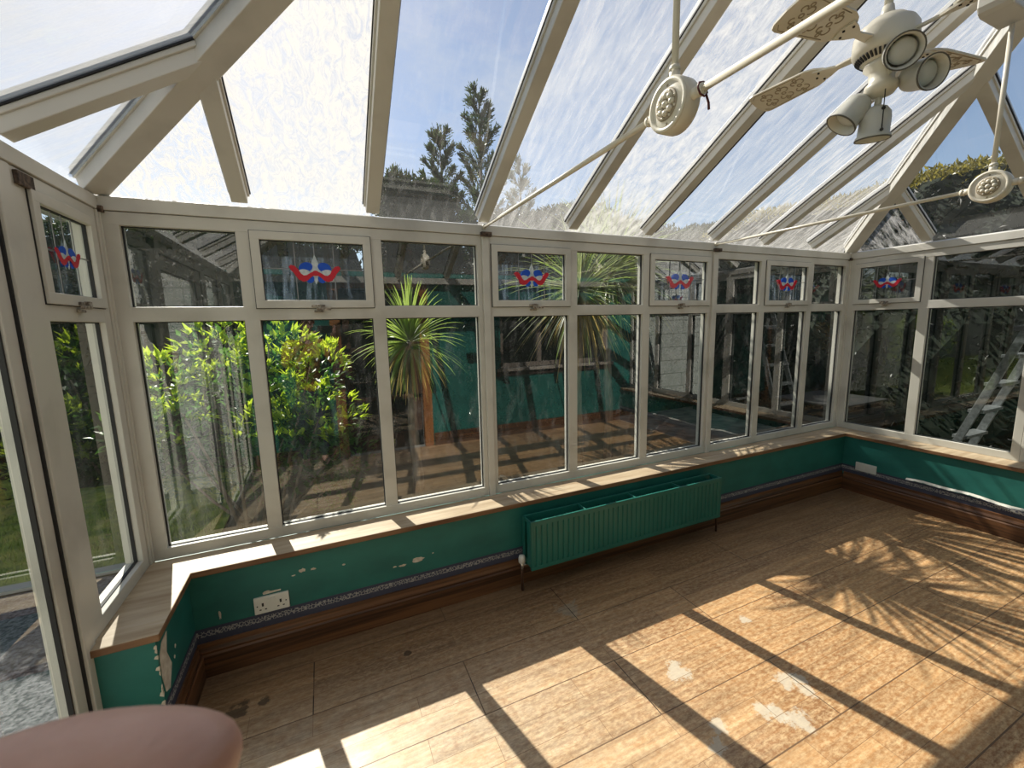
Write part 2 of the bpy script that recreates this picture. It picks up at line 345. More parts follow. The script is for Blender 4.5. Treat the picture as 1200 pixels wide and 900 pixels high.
# ------------------------------------------------------------------ windows
FD = .062          # frame depth
def motif(parent, T, s, z, k, d):
    """blue and red ribbon bow with a frosted diamond"""
    blue = mat('stained_blue', (.01, .08, .55), .15); red = mat('stained_red', (.55, .02, .04), .2); frost = noisy('frosted_diamond', (.42, .50, .55), (.62, .68, .70), (60, 60, 60), .3)
    lead = mat('lead_line', (.28, .28, .29), .4, .6)
    fm = empty('stained_glass_motif', (0, 0, 0), parent)
    def E(cx, cz, rx, rz, rot=0, n=18):
        return [(s+k*(cx+rx*math.cos(t)*math.cos(rot)-rz*math.sin(t)*math.sin(rot)), z+k*(cz+rx*math.cos(t)*math.sin(rot)+rz*math.sin(t)*math.cos(rot))) for t in (2*math.pi*i/n for i in range(n))]
    b = BM(); prism(b, [(s, z+k*.78), (s+k*.24, z+k*.12), (s, z-k*.46), (s-k*.24, z+k*.12)], d-.002, d, T); mo = b
    for sg in (-1, 1):
        prism(mo, E(sg*.36, .24, .27, .20, -sg*.35), d-.004, d-.002, T, 1)
        prism(mo, E(sg*.22, -.24, .15, .17, sg*.6, 12), d-.004, d-.002, T, 1)
        prism(mo, E(sg*.40, .02, .24, .13, sg*.25), d-.0045, d-.0025, T, 0)
        up = [(sg*x, y) for x, y in ((.05, .08), (.20, .02), (.34, -.08), (.46, -.10), (.56, -.02), (.66, .16), (.78, .29), (.92, .32), (1.0, .24))]
        lo = [(sg*x, y) for x, y in ((.92, .10), (.84, .02), (.76, -.12), (.64, -.28), (.48, -.35), (.32, -.30), (.18, -.16), (.05, -.08))]
        prism(mo, [(s+k*x, z+k*y) for x, y in up+lo], d-.006, d-.004, T, 2)
    prism(mo, E(0, 0, .13, .11), d-.007, d-.005, T, 2)
    o = obj('ribbon_bow', mo, [frost, blue, red], fm)
    b = BM()
    w = .0022
    for x in (-.75, 0, .75):
        z1 = parent['gz1']; z0 = parent['gz0']
        if x == 0: box(b, (s-w, d-.001, z+k*.62), (s+w, d+.001, z1), T)
        else: box(b, (s+k*x-w, d-.001, z0), (s+k*x+w, d+.001, z1), T)
    box(b, (parent['gs0'], d-.001, z+k*.16-w), (s-k*.9, d+.001, z+k*.16+w), T); box(b, (s+k*.9, d-.001, z+k*.16-w), (parent['gs1'], d+.001, z+k*.16+w), T)
    obj('lead_lines', b, lead, fm)

def pane(parent, T, s0, s1, z0, z1, m_, d=.030):
    vs = [T(s0, d, z0), T(s1, d, z0), T(s1, d, z1), T(s0, d, z1)]
    return obj('glass_pane', (vs, [(0, 1, 2, 3)]), m_, parent)
def seal(b, T, s0, s1, z0, z1, d=.020, w=.004):
    box(b, (s0, d, z0), (s0+w, d+.012, z1), T); box(b, (s1-w, d, z0), (s1, d+.012, z1), T)
    box(b, (s0, d, z0), (s1, d+.012, z0+w), T); box(b, (s0, d, z1-w), (s1, d+.012, z1), T)
def window(name, T, cuts, openers, gl_low, gl_up, zb=ZS, e0=.045, e1=.045):
    """cuts: positions of frame ends and mullion centres"""
    w = struct(empty(name)); M = .031; n = len(cuts)-1
    b = BM()
    box(b, (cuts[0], 0, zb), (cuts[-1], FD, zb+.052), T); box(b, (cuts[0], 0, ZH-.052), (cuts[-1], FD, ZH), T)
    box(b, (cuts[0], 0, zb+.05), (cuts[0]+e0, FD, ZH-.05), T); box(b, (cuts[-1]-e1, 0, zb+.05), (cuts[-1], FD, ZH-.05), T)
    box(b, (cuts[0]+e0-.01, .0005, ZT-.032), (cuts[-1]-e1+.01, FD-.001, ZT+.030), T)
    for c in cuts[1:-1]: box(b, (c-M, .001, zb+.05), (c+M, FD-.002, ZH-.05), T)
    obj('window_frame', b, UPVC, w, .0025)
    sb = BM()
    for i in range(n):
        s0 = cuts[i]+(e0 if i == 0 else M); s1 = cuts[i+1]-(e1 if i == n-1 else M)
        pane(w, T, s0, s1, zb+.052, ZT-.032, gl_low[i % len(gl_low)]); seal(sb, T, s0, s1, zb+.052, ZT-.032)
        if i in openers:
            sh = empty('top_hung_sash', (0, 0, 0), w); f = BM(); q = .036; z0, z1 = ZT+.030, ZH-.052
            a0, a1, c0, c1 = s0-.008, s1+.008, z0-.008, z1+.008
            box(f, (a0, -.012, c0), (a1, .03, c0+q), T); box(f, (a0, -.012, c1-q), (a1, .03, c1), T)
            box(f, (a0, -.012, c0+q-.001), (a0+q, .03, c1-q+.001), T); box(f, (a1-q, -.012, c0+q-.001), (a1, .03, c1-q+.001), T)
            obj('sash_frame', f, UPVC, sh, .002)
            f = BM(); seal(f, T, a0-.003, a1+.003, c0-.003, c1+.003, -.003, .004); obj('sash_seal', f, SEAL, sh)
            g0, g1, h0, h1 = a0+q, a1-q, c0+q, c1-q
            p = pane(sh, T, g0, g1, h0, h1, G_OBS, .012)
            f = BM(); seal(f, T, g0, g1, h0, h1, .004, .003); obj('glazing_seal', f, SEAL, sh)
            for kk, vv in (('gs0', g0), ('gs1', g1), ('gz0', h0), ('gz1', h1)): sh[kk] = vv
            motif(sh, T, (g0+g1)/2, h0+(h1-h0)*.47, (g1-g0)*.255, .009)
            for kk in ('gs0', 'gs1', 'gz0', 'gz1'): del sh[kk]
            f = BM(); sc = (a0+a1)/2
            box(f, (sc-.030, -.020, c0+.002), (sc+.030, -.011, c0+.014), T); box(f, (sc-.010, -.036, c0-.006), (sc+.010, -.019, c0+.016), T)
            box(f, (sc-.008, -.034, c0-.012), (sc+.055, -.026, c0+.000), T); box(f, (sc-.02, -.012, c0-.022), (sc+.02, .0, c0-.012), T)
            obj('window_catch', f, [noisy('worn_brass', (.10, .07, .05), (.45, .41, .34), (90, 90, 90), .4)], sh, .002)
        else:
            pane(w, T, s0, s1, ZT+.030, ZH-.052, gl_up[i % len(gl_up)]); seal(sb, T, s0, s1, ZT+.030, ZH-.052)
    obj('glazing_seal', sb, SEAL, w)
    return w
window('window_1', front, [.005, .488, 1.048, 1.612], [1], [G_STREAK, G_WALL, G_WALL], [G_DUSTY, G_WALL, G_WALL], e0=.055, e1=.026)
window('window_2', front, [1.652, 2.206, 2.786, 3.384], [0, 2], [G_WALL], [G_WALL], e0=.024, e1=.026)
window('window_3', front, [3.424, 3.946, 4.538, 5.06], [1], [G_WALL], [G_WALL], e0=.024, e1=.05)
window('window_4', left, [.03, .53], [0], [G_WALL], [G_WALL], e0=.05, e1=.075)
window('window_5', right, [.01, .535, 1.14], [0], [G_LOW], [G_LOW], e0=.05)
window('window_6', right, [1.14, 1.70, 2.28, 2.83], [1], [G_LOW], [G_LOW])
# corner posts and the coupling posts between the window frames
b = BM(); box(b, (-.07, -.028, ZS), (.006, .07, ZH)); box(b, (.0, -.012, ZS), (.012, 0, ZH)); struct(obj('trim_1', b, UPVC, None, .003))
b = BM(); box(b, (1.612, -.016, ZS), (1.652, .060, ZH)); struct(obj('trim_2', b, UPVC, None, .003))
b = BM(); box(b, (3.384, -.016, ZS), (3.424, .060, ZH)); struct(obj('trim_3', b, UPVC, None, .003))
b = BM(); box(b, (LEN-.01, -.012, ZS), (LEN+.07, .07, ZH)); struct(obj('trim_4', b, UPVC, None, .003))
# eaves beam round the room
b = BM()
for T, s0, s1 in ((front, -.07, LEN+.07), (left, 0, WID), (right, 0, WID)):
    for k in (0,):
        prof = [(-.008, ZH+.002), (-.004, ZH+.055), (.03, ZH+.066), (.10, ZH+.066), (.10, ZH+.002)]
        a = [b.verts.new(T(s0, d, z)) for d, z in prof]; c = [b.verts.new(T(s1, d, z)) for d, z in prof]; n = len(prof)
        fs = [b.faces.new(a), b.faces.new(c[::-1])]+[b.faces.new((a[i], a[(i+1) % n], c[(i+1) % n], c[i])) for i in range(n)]
        bmesh.ops.recalc_face_normals(b, faces=fs)
box(b, (-.07, -WID-.09, ZH), (LEN+.07, -WID, ZH+.07))
struct(obj('trim_5', b, UPVC, None, .003))
# outside gutter
b = BM()
for a_, c_ in (((-.16, .14, ZH+.01), (LEN+.16, .14, ZH+.01)), ((-.16, .14, ZH+.01), (-.16, -2.8, ZH+.01)), ((LEN+.16, .14, ZH+.01), (LEN+.16, -2.8, ZH+.01))): tube(b, (a_, c_), .035, 10)
struct(obj('trim_6', b, UPVC_S))

# ------------------------------------------------------------------ door on the left
d1 = struct(empty('door_1'))
b = BM(); s0, s1 = .532, 1.50
box(b, (s0, -.004, 0), (s0+.062, .07, ZH), left); box(b, (s1, 0, 0), (s1+.06, .07, ZH), left); box(b, (s0+.06, 0, ZH-.055), (s1, .07, ZH), left); box(b, (s0+.06, -.0, -.01), (s1, .07, .035), left)
obj('door_frame', b, UPVC, d1, .003)
b = BM(); a0, a1 = s0+.066, s1-.004
box(b, (a0, .012, .04), (a0+.052, .06, ZH-.06), left); box(b, (a1-.085, .012, .04), (a1, .06, ZH-.06), left); box(b, (a0+.05, .012, .04), (a1-.08, .06, .20), left); box(b, (a0+.05, .012, ZH-.14), (a1-.08, .06, ZH-.06), left)
obj('door_leaf', b, UPVC, d1, .004)
b = BM(); seal(b, left, a0+.052, a1-.085, .20, ZH-.14, .02, .007); seal(b, left, a0-.005, a1+.005, .036, ZH-.055, .005, .006); obj('door_seal', b, SEAL, d1)
p = pane(d1, left, a0+.052, a1-.085, .20, ZH-.14, G_STREAK, .034)
b = BM(); box(b, (a1-.055, -.002, .93), (a1-.025, .012, 1.13), left); box(b, (a1-.05, -.045, 1.04), (a1-.03, -.002, 1.06), left); box(b, (a1-.16, -.055, 1.035), (a1-.03, -.042, 1.062), left)
obj('door_handle', b, WHITEP, d1, .003)
window('window_7', left, [1.56, 2.16, 2.76], [], [G_WALL], [G_WALL], zb=0)
b = BM()
# closing hinge-plate mark above the left sash
box(b, (.437, -.012, ZH-.050), (.515, .0, ZH-.010), left); o = obj('door_restrictor', b, GRIME, None, .002)
tag(o, 'rusted metal bracket screwed under the eaves beside the glazed door', 'bracket')

# dirty screw bosses where the eaves corners and tie bars are bolted
for i, (x, y, lab) in enumerate(((.0, -.006, 'rusty eaves bolt plate in the corner above the small left window'), (1.625, -.022, 'rusty eaves bolt plate on the post left of the radiator'), (3.40, -.022, 'rusty eaves bolt plate on the post near the right end of the radiator'), (LEN-.006, -.006, 'rusty eaves bolt plate in the far right corner of the room'))):
    b = BM(); sg = 1 if i < 3 else -1
    box(b, (-.022, -.012, -.012), (.040 if i in (1, 2) else .022, .012, .012)); lathe(b, [(.009, 0), (.009, .006), (.006, .009)], (-.01, -.012, 0), (0, -1, 0), 8)
    lathe(b, [(.006, 0), (.006, .006)], (.012, -.012, 0), (0, -1, 0), 8)
    o = obj('bolt_plate', b, GRIME, None, .002); o.location = (x, y, ZH+.004); tag(o, lab, 'bracket', 'rusty bolt plates along the eaves')

# ------------------------------------------------------------------ roof (the ceiling)
roof = struct(empty('ceiling'))
HW = 1.38; XL, XRR = HW, LEN-HW; ZRG = Z0+SL*HW
nfront = Vector((0, SL, 1)).normalized(); nback = Vector((0, -SL, 1)).normalized(); nleft = Vector((-SL, 0, 1)).normalized(); nright = Vector((SL, 0, 1)).normalized()
def bar(name, p0, p1, n, w=.062, dpt=.055, cap=True):
    p0 = Vector(p0); p1 = Vector(p1); d = (p1-p0); L_ = d.length; d.normalize(); n = (n-d*n.dot(d)).normalized(); s = d.cross(n)
    T = lambda a, c, e: p0+d*a+s*c+n*e
    b = BM(); box(b, (0, -w/2, 0), (L_, w/2, dpt-.012), T); box(b, (0, -w/2-.008, dpt-.016), (L_, w/2+.008, dpt), T)
    o = obj(name, b, UPVC, roof, .003)
    b = BM(); box(b, (0, -w/2-.012, dpt), (L_, w/2+.012, dpt+.008), T); obj('rubber_seal', b, SEAL, o)
    b = BM(); box(b, (0, -w/2-.008, dpt+.009), (L_, w/2+.008, dpt+.030), T); box(b, (0, -w/2+.01, dpt+.03), (L_, w/2-.01, dpt+.042), T); obj('capping', b, UPVC_S, o, .002)
    return o
GD = .060   # glass above bar underside
def hx(x): return max(0, min(x, LEN-x, HW))
CUT = [.488, 1.048, 1.63, 2.206, 2.786, 3.403, 3.946, 4.538]
for x in CUT:
    h = hx(x)
    rb_ = bar('roof_bar', (x, -.0, Z0), (x, -h, Z0+SL*h), nfront)
    if x == 2.786:
        T = lambda a, c, e: Vector((x, 0, Z0))+Vector((0, -1, SL)).normalized()*a+Vector((1, 0, 0))*c+nfront*e
        b = BM(); box(b, (.02, .0345, .012), (1.55, .056, .05), T); o_ = obj('loose_seal', b, SEAL, rb_); o_['label'] = 'black seal hanging loose along the bar'
    bar('roof_bar', (x, -WID, Z0), (x, -WID+h, Z0+SL*h), nback)
YC = [.51, 1.09, 1.67, 2.25]
for y in YC:
    h = min(y, WID-y)
    bar('roof_bar', (0, -y, Z0), (h, -y, Z0+SL*h), nleft); bar('roof_bar', (LEN, -y, Z0), (LEN-h, -y, Z0+SL*h), nright)
for p0, p1 in (((0, 0, Z0-.012), (XL, -HW, ZRG-.012)), ((LEN, 0, Z0-.012), (XRR, -HW, ZRG-.012)), ((0, -WID, Z0-.012), (XL, -HW, ZRG-.012)), ((LEN, -WID, Z0-.012), (XRR, -HW, ZRG-.012))):
    bar('hip_bar', p0, p1, Vector((0, 0, 1)), .085, .07)
b = BM(); box(b, (XL-.05, -HW-.055, ZRG-.10), (XRR+.05, -HW+.055, ZRG+.09)); obj('ridge_beam', b, UPVC, roof, .008)
# rounded pendant block where the ridge meets the right hips
b = BM(); pol = [(x, z) for x, z in ((-.115, .20), (-.115, .03), (-.105, .012), (-.085, 0), (.085, 0), (.105, .012), (.115, .03), (.115, .20))]
prism(b, pol, -.05, .05, lambda s, d, z: Vector((3.345+s, -HW+d, 2.675+z))); obj('ridge_end_block', b, UPVC, roof, .006)
b = BM(); prism(b, pol, -.05, .05, lambda s, d, z: Vector((1.63+s, -HW+d, 2.675+z))); obj('ridge_end_block', b, UPVC, roof, .006)

# each sheet of roof glass, with its own amount of dirt
def rg(i, dirt, lo, hi, fl, dc=.5, along='y'):
    sc = (34, 6, 6) if along == 'y' else (6, 34, 6)
    return glass('roof_glass_%d' % i, dirt, sc if dirt < .7 else ((24, 12, 12) if along == 'y' else (12, 24, 12)), lo, hi, 1.2, (.93, .96, .98), fl, dcol=(dc, dc*.99, dc*.95), dist=1.6 if dirt > .9 else .4)
def sheet(poly, m_):
    n = len(poly); o = obj('roof_pane', (poly, [tuple(range(n))]), m_, roof); return o
def P_front(x, h): return Vector((x, -h, Z0+SL*h))+nfront*GD
def P_back(x, h): return Vector((x, -WID+h, Z0+SL*h))+nback*GD
edges = [0]+CUT+[LEN]
dirt = [(1.0, .42, .58, .40, .42), (1.0, .38, .58, .46, .43), (.12, .50, .75, .03, .5), (.50, .38, .68, .20, .5), (.80, .38, .66, .34, .46), (.46, .38, .68, .18, .48), (.62, .40, .66, .20, .48), (.62, .40, .66, .20, .48), (.62, .40, .66, .20, .48)]
for i, (a, c) in enumerate(zip(edges, edges[1:])):
    br_ = [x for x in (XL, XRR) if a < x < c]
    for P_, off in ((P_front, 0), (P_back, 20)):
        e_ = .11
        pts = [P_(a, -e_), P_(c, -e_)]+[P_(x, hx(x)) for x in sorted([a, c]+br_, reverse=True)]
        if a == 0: pts = [P_(a-e_, -e_), P_(c, -e_), P_(c, hx(c))]
        if c == LEN: pts = [P_(a, -e_), P_(c+e_, -e_), P_(a, hx(a))]
        q = dirt[i] if off == 0 else (.4, .38, .7, .1)
        sheet(pts, rg(i+off, *q))
ye = [0]+YC+[WID]
for side, sg in (('l', 1), ('r', -1)):
    for i, (a, c) in enumerate(zip(ye, ye[1:])):
        def P_(y, h, sg=sg):
            x = h if sg > 0 else LEN-h
            return Vector((x, -y, Z0+SL*h))+(nleft if sg > 0 else nright)*GD
        hh = lambda y: min(y, WID-y)
        pts = [P_(a, -e_), P_(c, -e_)]+[P_(y, hh(y)) for y in sorted([a, c]+([HW] if a < HW < c else []), reverse=True)]
        if a == 0: pts = [P_(a-e_, -e_), P_(c, -e_), P_(c, hh(c))]
        if c == WID: pts = [P_(a, -e_), P_(c+e_, -e_), P_(a, hh(a))]
        q = ((.66, .36, .68, .40) if side == 'l' else ((.62, .42, .62, .0) if i == 0 else (.06, .5, .8, .02)))
        sheet(pts, rg(40+i+(10 if sg < 0 else 0), *q, along='x'))

# ------------------------------------------------------------------ house wall behind, teal inside the room, white block outside
hb = struct(empty('wall_back'))
DX0, DX1, DZ = .95, 1.88, 1.95; WX0, WX1, WZ0, WZ1 = 2.92, 4.66, .92, 1.78
def wall_with_holes(b, x0, x1, z0, z1, y0, y1, holes):
    xs = sorted({x0, x1, *[v for h in holes for v in h[:2]]}); zs = sorted({z0, z1, *[v for h in holes for v in h[2:]]})
    for a, c in zip(xs, xs[1:]):
        for e, f in zip(zs, zs[1:]):
            mx_, mz = (a+c)/2, (e+f)/2
            if any(h[0] < mx_ < h[1] and h[2] < mz < h[3] for h in holes): continue
            box(b, (a, y0, e), (c, y1, f))
b = BM(); wall_with_holes(b, -3.4, 7.3, -.2, 2.75, YB-.25, YB-.011, [(DX0, DX1, 0, DZ), (WX0, WX1, WZ0, WZ1)]); obj('block_wall', b, BLOCK, hb)
b = BM(); wall_with_holes(b, -.07, LEN+.07, -.0, 2.14, YB-.012, YB, [(DX0, DX1, 0, DZ), (WX0, WX1, WZ0, WZ1)]); obj('teal_render', b, TEAL, hb)
b = BM(); box(b, (-.07, YB-.012, 2.14), (LEN+.07, YB+.01, 2.76)); obj('added_dark_slab', b, mat('dark_house_trim', (.05, .05, .05), .6), hb)  # dark slab added to keep reflections in the upper panes dark
b = BM(); box(b, (.0, YB, 0), (DX0-.1, YB+.022, .16)); box(b, (DX1+.1, YB, 0), (XR, YB+.022, .16)); obj('skirting', b, DWOOD, hb)
b = BM(); box(b, (-3.6, YB-2.4, 2.75), (7.5, YB+.25, 2.85)); obj('roof_eaves', b, mat('dark_house_trim', (.05, .05, .05), .6), hb)
ROOM = mat('shade_toned_room', (.10, .09, .08), .8)  # room surfaces coloured dark to stand in for its lack of light
b = BM(); box(b, (.2, YB-2.3, 0), (5.6, YB-2.2, 2.6)); box(b, (.1, YB-2.3, 0), (.2, YB-.25, 2.6)); box(b, (5.6, YB-2.3, 0), (5.7, YB-.25, 2.6)); box(b, (.1, YB-2.3, -.1), (5.7, YB-.25, 0)); box(b, (.1, YB-2.3, 2.5), (5.7, YB-.25, 2.6))
obj('house_room', b, ROOM, hb)
OR = noisy('orange_pine', (.27, .10, .03), (.38, .16, .05), (20, 20, 2), .45)
d2 = struct(empty('door_2'))
b = BM(); box(b, (DX1-.02, YB-.06, 0), (DX1+.09, YB+.02, DZ+.08)); box(b, (DX0-.09, YB-.06, 0), (DX0+.02, YB+.02, DZ+.08)); box(b, (DX0, YB-.06, DZ), (DX1, YB+.02, DZ+.08)); obj('door_frame', b, OR, d2, .004)
b = BM()
for z in (0, .62, 1.22, DZ-.1): box(b, (DX0+.02, YB-.14, z), (DX1-.02, YB-.10, z+(.2 if z == 0 else .05)))
box(b, (DX0+.02, YB-.14, 0), (DX0+.12, YB-.10, DZ)); box(b, (DX1-.12, YB-.14, 0), (DX1-.02, YB-.10, DZ)); obj('door_leaf', b, mat('dark_stained_door', (.07, .03, .015), .5), d2, .003)
pane(d2, lambda s, d, z: Vector((s, YB-.12-d, z)), DX0+.12, DX1-.12, .2, DZ-.1, G_WALL, 0)
w8 = struct(empty('window_8'))
b = BM(); yy0, yy1 = YB-.11, YB-.05; BRN = mat('grey_brown_frame', (.22, .18, .15), .5)
box(b, (WX0, yy0, WZ0), (WX1, yy1, WZ0+.06)); box(b, (WX0, yy0, WZ1-.06), (WX1, yy1, WZ1)); 
for x in (WX0, 3.50, WX1-.06): box(b, (x, yy0, WZ0+.05), (x+.06, yy1, WZ1-.05))
obj('window_frame', b, BRN, w8, .003)
b = BM(); box(b, (WX0-.06, YB-.05, WZ0-.04), (WX1+.06, YB+.07, WZ0)); obj('window_sill', b, noisy('pale_sill', (.30, .26, .22), (.42, .38, .33), (6, 6, 6), .5), w8, .004)
b = BM(); box(b, (WX0-.06, YB+.0, WZ0-.10), (WX1+.06, YB+.025, WZ0-.04)); obj('sill_apron', b, mat('dark_apron', (.04, .02, .015), .6), w8)
pane(w8, lambda s, d, z: Vector((s, YB-.08-d, z)), WX0+.06, WX1-.06, WZ0+.06, WZ1-.06, G_WALL, 0)

# ------------------------------------------------------------------ radiator
rd_ = tag(empty('radiator', (1.74, -FX, .14)), 'long low radiator painted green to match the dwarf wall under the windows', 'radiator')
RL, RH = 1.48, .285
b = BM(); yf, yb = -.135, -.120
pts = []; nfl = 42; x = .0
for k in range(nfl):
    x0 = RL*k/nfl; w = RL/nfl
    pts += [(x0, yf), (x0+w*.62, yf), (x0+w*.72, yf+.006), (x0+w*.90, yf+.006)]
pts += [(RL, yf)]
T = lambda x, y, z: Vector((x, y, z))
lo = [b.verts.new(T(x, y, .022)) for x, y in pts]; hi = [b.verts.new(T(x, y, RH-.022)) for x, y in pts]
for i in range(len(pts)-1): b.faces.new((lo[i], lo[i+1], hi[i+1], hi[i]))
box(b, (0, yf-.001, 0), (RL, yb, .024)); box(b, (0, yf-.001, RH-.024), (RL, yb, RH)); box(b, (0, yf+.008, .01), (RL, yb, RH-.01))
box(b, (0, yf-.001, .02), (.012, yb, RH-.02)); box(b, (RL-.012, yf-.001, .02), (RL, yb, RH-.02))
bmesh.ops.recalc_face_normals(b, faces=b.faces); obj('front_panel', b, TEAL_R, rd_)
b = BM(); box(b, (0, -.045, 0), (RL, -.030, RH)); obj('rear_panel', b, TEAL_R, rd_, .003)
b = BM()
for x in (0, .365, .735, 1.105, RL-.008): box(b, (x, yb-.002, RH-.018), (x+.008, -.040, RH+.002))
box(b, (0, yf, RH-.002), (RL, yf+.012, RH+.004)); box(b, (0, -.045, RH-.002), (RL, -.033, RH+.004)); obj('top_grille', b, TEAL_R, rd_, .001)
for x0, x1 in ((-.004, 0), (RL, RL+.004)):
    b = BM(); box(b, (x0, yf+.004, .02), (x1, -.03, .05)); box(b, (x0, yf+.004, .05), (x1, -.09, RH-.0)); box(b, (x0, -.06, .05), (x1, -.03, RH)); obj('end_cover', b, TEAL_R, rd_)
b = BM()
for k in range(36): x = .03+k*.0405; box(b, (x, yb, .03), (x+.002, -.045, RH-.03))
obj('convector_fin', b, mat('fin_dark', (.03, .10, .08), .5), rd_)
for x in (.2, RL-.2): b = BM(); box(b, (x, -.03, .05), (x+.03, -.002, RH-.03)); obj('wall_bracket', b, DARK, rd_)
for x, lab in ((-.034, 'white valve head'), (RL+.034, 'small lockshield valve')):
    sg = -1 if x < 0 else 1
    b = BM(); tube(b, [(x, -.08, .018), (x, -.08, -.138)], .0075, 10); obj('pipe_tail', b, mat('copper_tarnished', (.10, .05, .03), .5, .5), rd_)
    b = BM(); lathe(b, [(.011, -.01), (.012, .03), (.010, .032)], (x, -.08, .0), (0, 0, 1), 14); tube(b, [(x, -.08, .018), (x-sg*.034, -.08, .018)], .009, 10); v = obj('valve_body', b, CHROME, rd_)
    b = BM(); r = .019 if sg < 0 else .012; lathe(b, [(r*.7, .03), (r, .036), (r, .062), (r*.85, .074), (r*.3, .078)], (x, -.08, .0), (0, 0, 1), 16); o = obj('valve_head', b, WHITEP, v); o['label'] = lab

# ------------------------------------------------------------------ sockets
def socket(T, s, z, lab, sw=True, W_=.142, H_=.080):
    t = tag(empty('wall_socket', T(s, -FX, z)), lab, 'socket'); o0 = Vector(T(s, -FX, z))
    TT = lambda a, d, e: Vector(T(s+a, -FX-d, z+e))-o0
    b = BM(); box(b, (-W_/2, .0, -H_/2), (W_/2, .012, H_/2), TT); obj('face_plate', b, WHITEP, t, .003)
    if sw:
        for c in (-.036, .036):
            b = BM(); box(b, (c-.004, .0122, -.004), (c+.004, .0128, .012), TT); box(b, (c-.015, .0122, -.022), (c-.007, .0128, -.017), TT); box(b, (c+.007, .0122, -.022), (c+.015, .0128, -.017), TT); obj('pin_holes', b, DARK, t)
        b = BM()
        for c in (-.010, .010): box(b, (c-.006, .012, .014), (c+.006, .017, .030), TT)
        obj('rocker_switch', b, WHITEP, t, .001)
        for sx_ in (-.058, .058): b = BM(); lathe(b, [(.003, 0), (.003, .001)], TT(sx_, .012, 0), (TT(0, 1, 0)-TT(0, 0, 0)), 8); obj('screw', b, DARK, t)
    else:
        b = BM(); box(b, (-W_/2+.008, .012, -H_/2+.008), (-.004, .0145, H_/2-.008), TT); box(b, (.004, .012, -H_/2+.008), (W_/2-.008, .0145, H_/2-.008), TT); obj('blank_insert', b, WHITEP, t, .001)
    return t
socket(front, .463, .268, 'white double power socket on the green wall near the glazed door')
s_ = tag(empty('plaster_ridge', (.452, -FX, .318)), 'chipped filler strip on the wall just above the double socket', 'filler')
b = BM(); prism(b, [(-.02, -.004), (.05, -.002), (.052, .004), (.01, .006), (.0, .012), (-.015, .010), (-.022, .004)], -.003, 0, lambda s, d, z: Vector((s, d, z))); obj('filler_strip', b, PLASTER, s_)
socket(right, .348, .232, 'pale blank double wall plate on the far right green wall', False, .15, .072)

# ------------------------------------------------------------------ tie bars with rosette bosses
def tie(x, zb, lab, cord):
    t = tag(empty('roof_tie_bar', (x, -HW, zb)), lab, 'tie bar', None)
    b = BM(); lathe(b, [(.058, -.022), (.064, -.018), (.064, .018), (.058, .022)], (0, 0, 0), (1, 0, 0), 40)
    bs = obj('boss', b, CREAM, t)
    for sg in (-1, 1):
        b = BM(); lathe(b, [(.062, .018), (.062, .024), (.054, .026), (.050, .021), (.040, .021), (.037, .025), (.002, .025)], (0, 0, 0), (sg, 0, 0), 40)
        for k in range(8):
            a = k*math.pi/4
            c = Vector((sg*.027, math.cos(a)*.020, math.sin(a)*.020)); 
            bmesh.ops.create_icosphere(b, subdivisions=2, radius=.0085, matrix=Matrix.Translation(c))
            c = Vector((sg*.025, math.cos(a+.39)*.030, math.sin(a+.39)*.030)); bmesh.ops.create_icosphere(b, subdivisions=1, radius=.004, matrix=Matrix.Translation(c))
        bmesh.ops.create_icosphere(b, subdivisions=2, radius=.009, matrix=Matrix.Translation((sg*.028, 0, 0)))
        rs = obj('rosette', b, CREAM, bs); rs.data.polygons.foreach_set('use_smooth', [True]*len(rs.data.polygons))
        b = BM(); lathe(b, [(.031, .0245), (.037, .0252), (.037, .0256), (.031, .0256)], (0, 0, 0), (sg, 0, 0), 32)
        for k in range(2):
            lathe(b, [(.0035, 0), (.0035, .0012)], (sg*.0215, .0, (-1)**k*.045), (sg, 0, 0), 8)
        obj('recess_ring', b, CREAMD, bs)
    for (dy, dz), L_ in (((1, 0), HW-.005), ((-1, 0), HW-.005), ((0, 1), .62)):
        a = Vector((0, dy, dz)); b = BM(); tube(b, [a*.055, a*.085], .013, 14); tube(b, [a*.082, a*.094], [.015, .012], 14); obj('socket_collar', b, CREAM, bs)
        end = Vector((0, dy*L_, dz*L_)); 
        if dy: end.z = (ZH+.045-zb)
        b = BM(); tube(b, [a*.085, end], .0085, 12)
        if dy: tube(b, [end-Vector((0, dy*.02, 0)), end+Vector((0, dy*.004, 0))], .013, 12)
        obj('rod', b, CREAM, t)
    if cord:
        b = BM(); tube(b, [(.0, -.086+.014*math.cos(k*.6), .014*math.sin(k*.6)) for k in range(0, 1)]+[(.014, -.088, .006), (.016, -.089, -.006), (.006, -.09, -.016), (-.008, -.09, -.013), (-.015, -.089, 0), (-.010, -.088, .012), (.004, -.088, .016), (.012, -.088, .010)], .0022, 6)
        tube(b, [(.012, -.09, -.012), (.016, -.094, -.030), (.013, -.098, -.046)], .003, 6); o = obj('knotted_cord', b, STRING, t); o['label'] = 'red-brown cord tied round the collar'
    return t
tie(1.63, 2.055, 'cream roof tie bar with a rosette boss and a red-brown cord, the nearer one', True)
tie(3.403, 2.045, 'cream roof tie bar with a rosette boss, the farther one beyond the ceiling fan', False)

